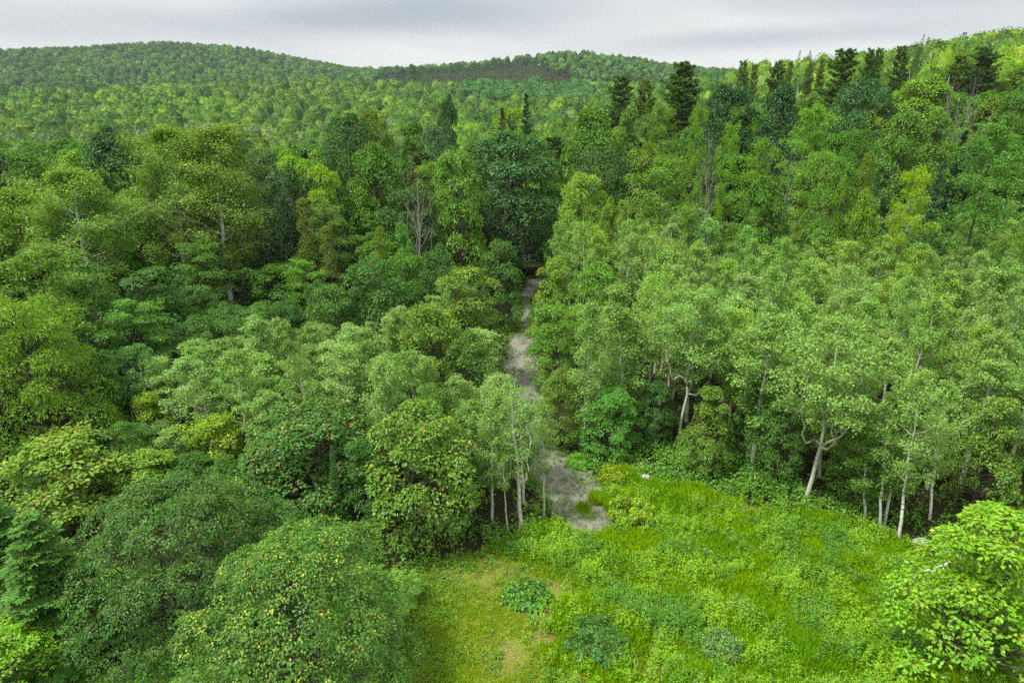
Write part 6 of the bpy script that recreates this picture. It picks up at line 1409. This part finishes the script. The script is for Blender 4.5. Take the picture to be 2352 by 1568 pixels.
rock(2.1, 85.3, 2.6, 1.2, 0.6, 3, 'pale rock lying across the far end of the gravel track')
rock(-0.9, 33.6, 0.45, 0.4, 0.4, 4, 'small white stone left of the track mouth under the thin aspens')
class Plant:
    pass
def shrub(x, y, W_, Hh, tint, label, name, cat_, tmpl='narrow', leaf=.14, n=500, seed=1):
    r = np.random.default_rng(seed); nb = 26; tb = Tubes(); P = []; D = []
    for b in range(nb):
        an = b * 2.399; rr = W_ / 2 * math.sqrt((b + .5) / nb); e = np.array([math.cos(an) * rr, math.sin(an) * rr, Hh * (1 - .45 * (rr / (W_ / 2)) ** 2) * r.uniform(.45, 1.15)])
        bpz = curve((math.cos(an) * .08, math.sin(an) * .08, -.1), e, (0, 0, -.05), 5); tb.add(bpz, np.linspace(.018, .005, 5), 4)
        for w in (.5, .7, .85, 1.): P.append(bpz[0] + (bpz[-1] - bpz[0]) * w); D.append(nrm((e + np.array([0, 0, .3]))[None])[0])
    a = sprays(r, np.array(P), np.array(D), n // nb, .17, leaf, up=.4, thick=.5, nj=.7)
    root = bpy.data.objects.new(name, None); COL.objects.link(root); root.location = (x, y, float(gz_(np.array([x]), np.array([y]))[0])); tag(root, label, cat_)
    lo = bpy.data.objects.new('foliage', leaf_mesh('foliage', *a[:4], tmpl, {'leaf': a[4]}, M_LEAF)); COL.objects.link(lo); lo.parent = root; lo.color = (*tint, 1); lo['tip'] = [float(q) * 1.2 for q in tint]
    so = bpy.data.objects.new('stem', tb.mesh('stem', M_BARK)); COL.objects.link(so); so.parent = root
shrub(7.6, 36.3, 3.0, 1.6, (0.21, 0.33, 0.04), 'light yellow-green leafy shrub at the mouth of the gravel track', 'leafy_shrub', 'shrub', 'ovate', 0.17, 2600, 5)
shrub(4.2, 26.2, 3.4, 0.95, (0.085, 0.19, 0.045), 'dark blue-green bushy weed clump on the short turf', 'bushy_weed', 'weed clump', 'narrow', 0.15, 3000, 6)
shrub(0.8, 29.4, 2.4, 0.7, (0.11, 0.24, 0.045), 'dark green low bush in the middle of the pale turf', 'low_bush', 'bush', 'ovate', 0.2, 1500, 7)
shrub(4.9, 43.2, 1.7, 0.7, (0.14, 0.32, 0.05), 'bright green fern-like plant at the right edge of the gravel', 'ferny_plant', 'fern', 'narrow', 0.22, 1300, 8)
shrub(10.3, 25.7, 1.8, 1.0, (0.13, 0.24, 0.07), 'grey-green tall weed tuft in the middle of the meadow', 'tall_weed', 'weed clump', 'narrow', 0.2, 1500, 9)
shrub(7.2, 41.4, 1.9, 0.8, (0.2, 0.3, 0.03), 'yellow-green grassy tuft below the ferny plant', 'grassy_tuft', 'grass tuft', 'narrow', 0.25, 1300, 10)
shrub(8.6, 35.6, 1.5, 0.8, (0.12, 0.24, 0.04), 'smaller green shrub tucked right of the light yellow-green shrub', 'leafy_shrub', 'shrub', 'ovate', 0.15, 900, 11)
# fallen pole reaching out of the bright corner maple
tb = Tubes(); (bx0, by0), (bx1, by1) = ((20.5, 29.9), (24.5, 30.5)); p = curve((bx0, by0, .25), (bx1, by1, 1.9), (0, 0, .12), 9, .03, np.random.default_rng(4)); tb.add(p, np.linspace(.018, .055, 9), 7)
for s_, L_ in ((5, .8), (3, .5), (6, .7)): tb.add(curve(p[s_], p[s_] + np.array([-.5 * L_, -.5 * L_, -.35 * L_]), (0, 0, -.03), 4), np.linspace(.022, .006, 4), 4)
o = bpy.data.objects.new('fallen_branch', tb.mesh('fallen_branch', M_WHITE)); COL.objects.link(o); tag(o, 'bare pale fallen pole sticking out of the bright corner maple over the meadow', 'branch')
# ------------------------------------------------------------------ far forest: thousands of crowns covering valley and hills
def far_template(seed, n, conifer=False):
    r = np.random.default_rng(seed)
    if conifer:
        t_ = r.random(n) ** .8; th = r.random(n) * 6.283; rr = (1 - t_) * .5 * (.8 + .35 * np.sin(t_ * 40)) + .03
        p = np.stack([np.cos(th) * rr, np.sin(th) * rr, .12 + .88 * t_], 1); no = nrm(np.stack([np.cos(th), np.sin(th), np.full(n, .9)], 1) + .3 * r.normal(size=(n, 3)))
        return p, no
    nl = 8; C = np.stack([r.uniform(-.24, .24, nl), r.uniform(-.24, .24, nl), r.uniform(.26, .80, nl)], 1); C[0] = (0, 0, .78); rd = r.uniform(.20, .28, nl); rd[0] = .36
    C[:, 2] -= .35 * (C[:, 0] ** 2 + C[:, 1] ** 2) * 2
    d = unit(r, n * 5); ci = r.integers(0, nl, n * 5); p = C[ci] + d * rd[ci][:, None] * np.array([1, 1, .62]); keep = d[:, 2] > -.2
    for j in range(nl): keep &= (ci == j) | (np.linalg.norm((p - C[j]) / np.array([1, 1, .62]), axis=1) > rd[j] * .92)
    p = p[keep][:n]; d = d[keep][:n]
    return p, nrm(d + np.array([0, 0, 1 * .22]) + .16 * r.normal(size=d.shape))
def far_forest():
    r = np.random.default_rng(77); X = []; Y = []
    for (d0, d1, s) in ((60, 150, 7.5), (150, 360, 8.4), (360, 800, 10.0), (800, 1560, 11.0)):
        g = np.arange(-d1 * .85, d1 * .85, s); gy = np.arange(d0 * .3, d1, s * .9); gx, gy = np.meshgrid(g, gy)
        gx = (gx + r.uniform(-.42, .42, gx.shape) * s).ravel(); gy = (gy + r.uniform(-.42, .42, gy.shape) * s).ravel(); dd = np.hypot(gx, gy)
        k = (dd >= d0) & (dd < d1) & (np.abs(gx) < gy * .84 + 10)
        if d0 < 150: k &= (np.abs(gx) > gy * .75 + 10) & (gy > 35)
        else: k &= ~((gy < 153) & (np.abs(gx) < gy * .75 + 10))
        X.append(gx[k]); Y.append(gy[k])
    X = np.concatenate(X); Y = np.concatenate(Y); Z = terr(X, Y); d = np.hypot(X, Y); n = len(X)
    azd = np.degrees(np.arctan2(X, Y))
    h = r.uniform(10.5, 18.5, n) + 2.0 * vnoise(X, Y, 60, 3); w = r.uniform(7.2, 10.4, n) * np.where(d > 700, 1.08, 1) * np.where(d > 360, 1.12, 1)
    # conifers: crest of the belt, skyline and a plantation on the shoulder of the middle hill
    con = (r.random(n) < .03) | ((np.abs(d - 700) < 60) & (azd < 4) & (r.random(n) < .22) & (vnoise(X, Y, 60, 8) > .5)) | ((azd > 13) & (azd < 31) & (d > 160) & (d < 330) & (r.random(n) < .35))
    plant = (azd > -10.5) & (azd < 3.0 + (vnoise(X, Y, 120, 9) - .5) * 6) & (d > 840) & (d < 1120) & (vnoise(X, Y, 90, 19) > .12); con |= plant
    con |= (d > 1150) & (azd < -20) & (r.random(n) < .05)
    h = np.where(con & (d < 800), h + 3.0, h); w = np.where(con, w * .8, w); h = np.where(plant, 13, h)
    h = np.where((azd > 19) & (d > 160) & (d < 420), h + 1.0, h)
    # pale row of bigger trees in front of the plantation
    big = (azd > -4) & (azd < 7) & (d > 560) & (d < 690); h = np.where(big, h * 1.25, h); w = np.where(big, w * 1.5, w)
    # keep what can be seen from about here
    top = np.degrees(np.arctan2(Z + h - 26, d)); o_ = np.argsort(d); bins = ((azd + 60) * 4).astype(int); run = {}
    vis = np.zeros(n, bool); rm = np.full(600, -90.)
    pend = []
    for i in o_:
        b = bins[i]; m_ = max(rm[b], min(rm[b - 1], rm[b + 1]) - .1)
        vis[i] = top[i] > m_ - (.9 if d[i] < 400 else .35)
        e_ = top[i] - .25 * math.degrees(h[i] / d[i]); rm[b] = max(rm[b], e_)
    X, Y, Z, d, h, w, con, azd, plant, big = [q[vis] for q in (X, Y, Z, d, h, w, con, azd, plant, big)]; n = len(X); print('far trees', n)
    tv = r.random(n); t2 = vnoise(X, Y, 45, 4); base = np.array([.085, .175, .030])[None] * np.ones((n, 1))
    base = np.where((tv < .28)[:, None], np.array([.050, .118, .026]), base); base = np.where((tv > .72)[:, None], np.array([.135, .24, .036]), base); base = np.where((tv > .93)[:, None], np.array([.15, .225, .055]), base)
    base = base * ((.78 + .36 * t2) * r.uniform(.8, 1.25, n))[:, None]
    grey = (azd < -8) & (d < 420) & (r.random(n) < .35); base = np.where(grey[:, None], np.array([.105, .165, .062]), base)
    base = np.where(con[:, None], np.array([.042, .080, .030]) * (.8 + .5 * r.random((n, 1))), base)
    base = np.where(plant[:, None], np.array([.038, .078, .032]) * (.8 + .4 * r.random((n, 1))), base)
    rt = (azd > 19) & (d > 160) & ~con; base = np.where(rt[:, None], base * np.array([1.25, 1.15, .9]), base)
    base = np.where((d > 760)[:, None] & ~con[:, None], base * np.array([.66, .74, .95]), base)  # distance haze painted into the leaf colour: far broadleaf crowns darker and bluer
    base = np.where(big[:, None] & ~con[:, None], np.array([.055, .135, .036]), base)
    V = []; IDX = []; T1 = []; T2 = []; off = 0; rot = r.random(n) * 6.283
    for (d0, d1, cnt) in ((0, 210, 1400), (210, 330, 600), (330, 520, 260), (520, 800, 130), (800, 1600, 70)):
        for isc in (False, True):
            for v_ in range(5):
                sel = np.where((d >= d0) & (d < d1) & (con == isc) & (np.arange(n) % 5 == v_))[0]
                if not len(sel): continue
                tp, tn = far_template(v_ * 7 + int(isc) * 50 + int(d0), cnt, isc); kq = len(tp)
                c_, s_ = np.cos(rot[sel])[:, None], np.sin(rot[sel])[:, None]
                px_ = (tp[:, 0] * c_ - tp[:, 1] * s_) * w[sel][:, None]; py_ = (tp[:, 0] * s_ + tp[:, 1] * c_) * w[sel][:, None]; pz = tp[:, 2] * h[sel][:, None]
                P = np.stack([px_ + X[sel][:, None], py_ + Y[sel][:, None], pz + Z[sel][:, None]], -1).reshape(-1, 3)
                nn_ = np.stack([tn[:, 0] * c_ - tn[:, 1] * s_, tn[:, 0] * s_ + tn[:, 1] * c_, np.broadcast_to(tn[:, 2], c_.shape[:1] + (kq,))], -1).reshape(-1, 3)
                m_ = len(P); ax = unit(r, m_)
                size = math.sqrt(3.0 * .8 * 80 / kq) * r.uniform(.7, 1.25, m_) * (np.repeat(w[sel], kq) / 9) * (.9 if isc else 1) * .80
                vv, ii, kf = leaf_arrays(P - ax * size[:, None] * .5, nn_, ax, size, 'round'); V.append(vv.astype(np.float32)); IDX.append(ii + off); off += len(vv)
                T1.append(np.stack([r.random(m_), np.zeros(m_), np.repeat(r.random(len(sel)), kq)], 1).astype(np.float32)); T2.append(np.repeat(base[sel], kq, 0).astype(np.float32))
    # dense inner mass of each crown
    nu, nv = 10, 5; uu = np.linspace(0, 6.283, nu, endpoint=False); vv_ = np.linspace(.0, 1.9, nv); ct = np.array([[math.sin(b) * math.cos(a) * .41, math.sin(b) * math.sin(a) * .41, .64 + .28 * math.cos(b)] for b in vv_ for a in uu])
    cf = np.array([[i_ * nu + j_, (i_ + 1) * nu + j_, (i_ + 1) * nu + (j_ + 1) % nu, i_ * nu + (j_ + 1) % nu] for i_ in range(nv - 1) for j_ in range(nu)])
    sel = np.where(~con)[0]; m_ = len(sel); jc = ct[None] * (1 + (r.uniform(-.14, .12, (m_, len(ct), 1))) * np.array([1, 1, .55])); sc_ = np.stack([w[sel], w[sel], h[sel]], 1)[:, None]
    c_, s_ = np.cos(rot[sel])[:, None], np.sin(rot[sel])[:, None]; q0 = jc * sc_; q1 = np.stack([q0[..., 0] * c_ - q0[..., 1] * s_ + X[sel][:, None], q0[..., 0] * s_ + q0[..., 1] * c_ + Y[sel][:, None], q0[..., 2] + Z[sel][:, None]], -1).reshape(-1, 3)
    V.append(q1.astype(np.float32)); IDX.append((cf[None] + (np.arange(m_) * len(ct))[:, None, None]).reshape(-1) + off); off += len(q1)
    T1.append(np.stack([np.full(m_ * len(cf), .4), np.zeros(m_ * len(cf)), np.full(m_ * len(cf), .4)], 1).astype(np.float32)); T2.append(np.repeat(base[sel] * .95, len(cf), 0).astype(np.float32))
    V = np.concatenate(V); IDX = np.concatenate(IDX); nf = len(IDX) // 4; T1 = np.concatenate(T1); T2 = np.concatenate(T2)
    mi = np.zeros(nf, np.int32)
    # pale stems showing among the nearer valley trees
    tb = Tubes(); sel = np.where((d < 420) & (r.random(n) < .30))[0]
    for i in sel:
        for q in range(2):
            bx, by = X[i] + r.normal(0, 2.5), Y[i] - w[i] * .3 + r.normal(0, 1.5); ln = r.normal(0, .8); z0 = Z[i]
            tb.add([(bx, by, z0), (bx + ln * .4, by, z0 + h[i] * .5), (bx + ln, by + .3, z0 + h[i] * r.uniform(.7, .92))], [.16, .12, .05], 4)
    tvv = np.concatenate(tb.v).astype(np.float32); tf = np.concatenate(tb.f) + len(V)
    V = np.concatenate([V, tvv]); IDX = np.concatenate([IDX, tf.ravel()]); mi = np.concatenate([mi, np.ones(len(tf), np.int32)])
    T1 = np.concatenate([T1, np.zeros((len(tf), 3), np.float32)]); T2 = np.concatenate([T2, np.zeros((len(tf), 3), np.float32)])
    print('far faces', len(mi)); me = np_mesh('forest', V, IDX, np.arange(len(mi)) * 4, [M_FAR, M_ASPB], {'leaf': T1, 'tint': T2}, mi)
    o = bpy.data.objects.new('forest', me); COL.objects.link(o); tag(o, 'continuous green forest covering the valley floor and the distant hills', 'forest', kind='stuff')
far_forest()
# ------------------------------------------------------------------ air
hb = bpy.data.meshes.new('haze'); z0_, z1_ = -24.0, 125.0; q = 3300.0
hb.from_pydata([(-q, -q, z0_), (q, -q, z0_), (q, q, z0_), (-q, q, z0_), (-q, -q, z1_), (q, -q, z1_), (q, q, z1_), (-q, q, z1_)], [], [(0, 3, 2, 1), (4, 5, 6, 7), (0, 1, 5, 4), (1, 2, 6, 5), (2, 3, 7, 6), (3, 0, 4, 7)])
hm = bpy.data.materials.new('haze'); hm.use_nodes = True; ht = hm.node_tree; ht.nodes.clear(); ho = nd(ht, 'ShaderNodeOutputMaterial'); pv = nd(ht, 'ShaderNodeVolumePrincipled')
pv.inputs['Color'].default_value = (.80, .90, 1.0, 1); pv.inputs['Density'].default_value = 0.00007; ht.links.new(pv.outputs[0], ho.inputs['Volume'])
hb.materials.append(hm); ob = bpy.data.objects.new('haze', hb); COL.objects.link(ob); tag(ob, 'thin blue-grey air over the valley', 'haze', kind='stuff')
# a lone tree standing above the saddle between the hills
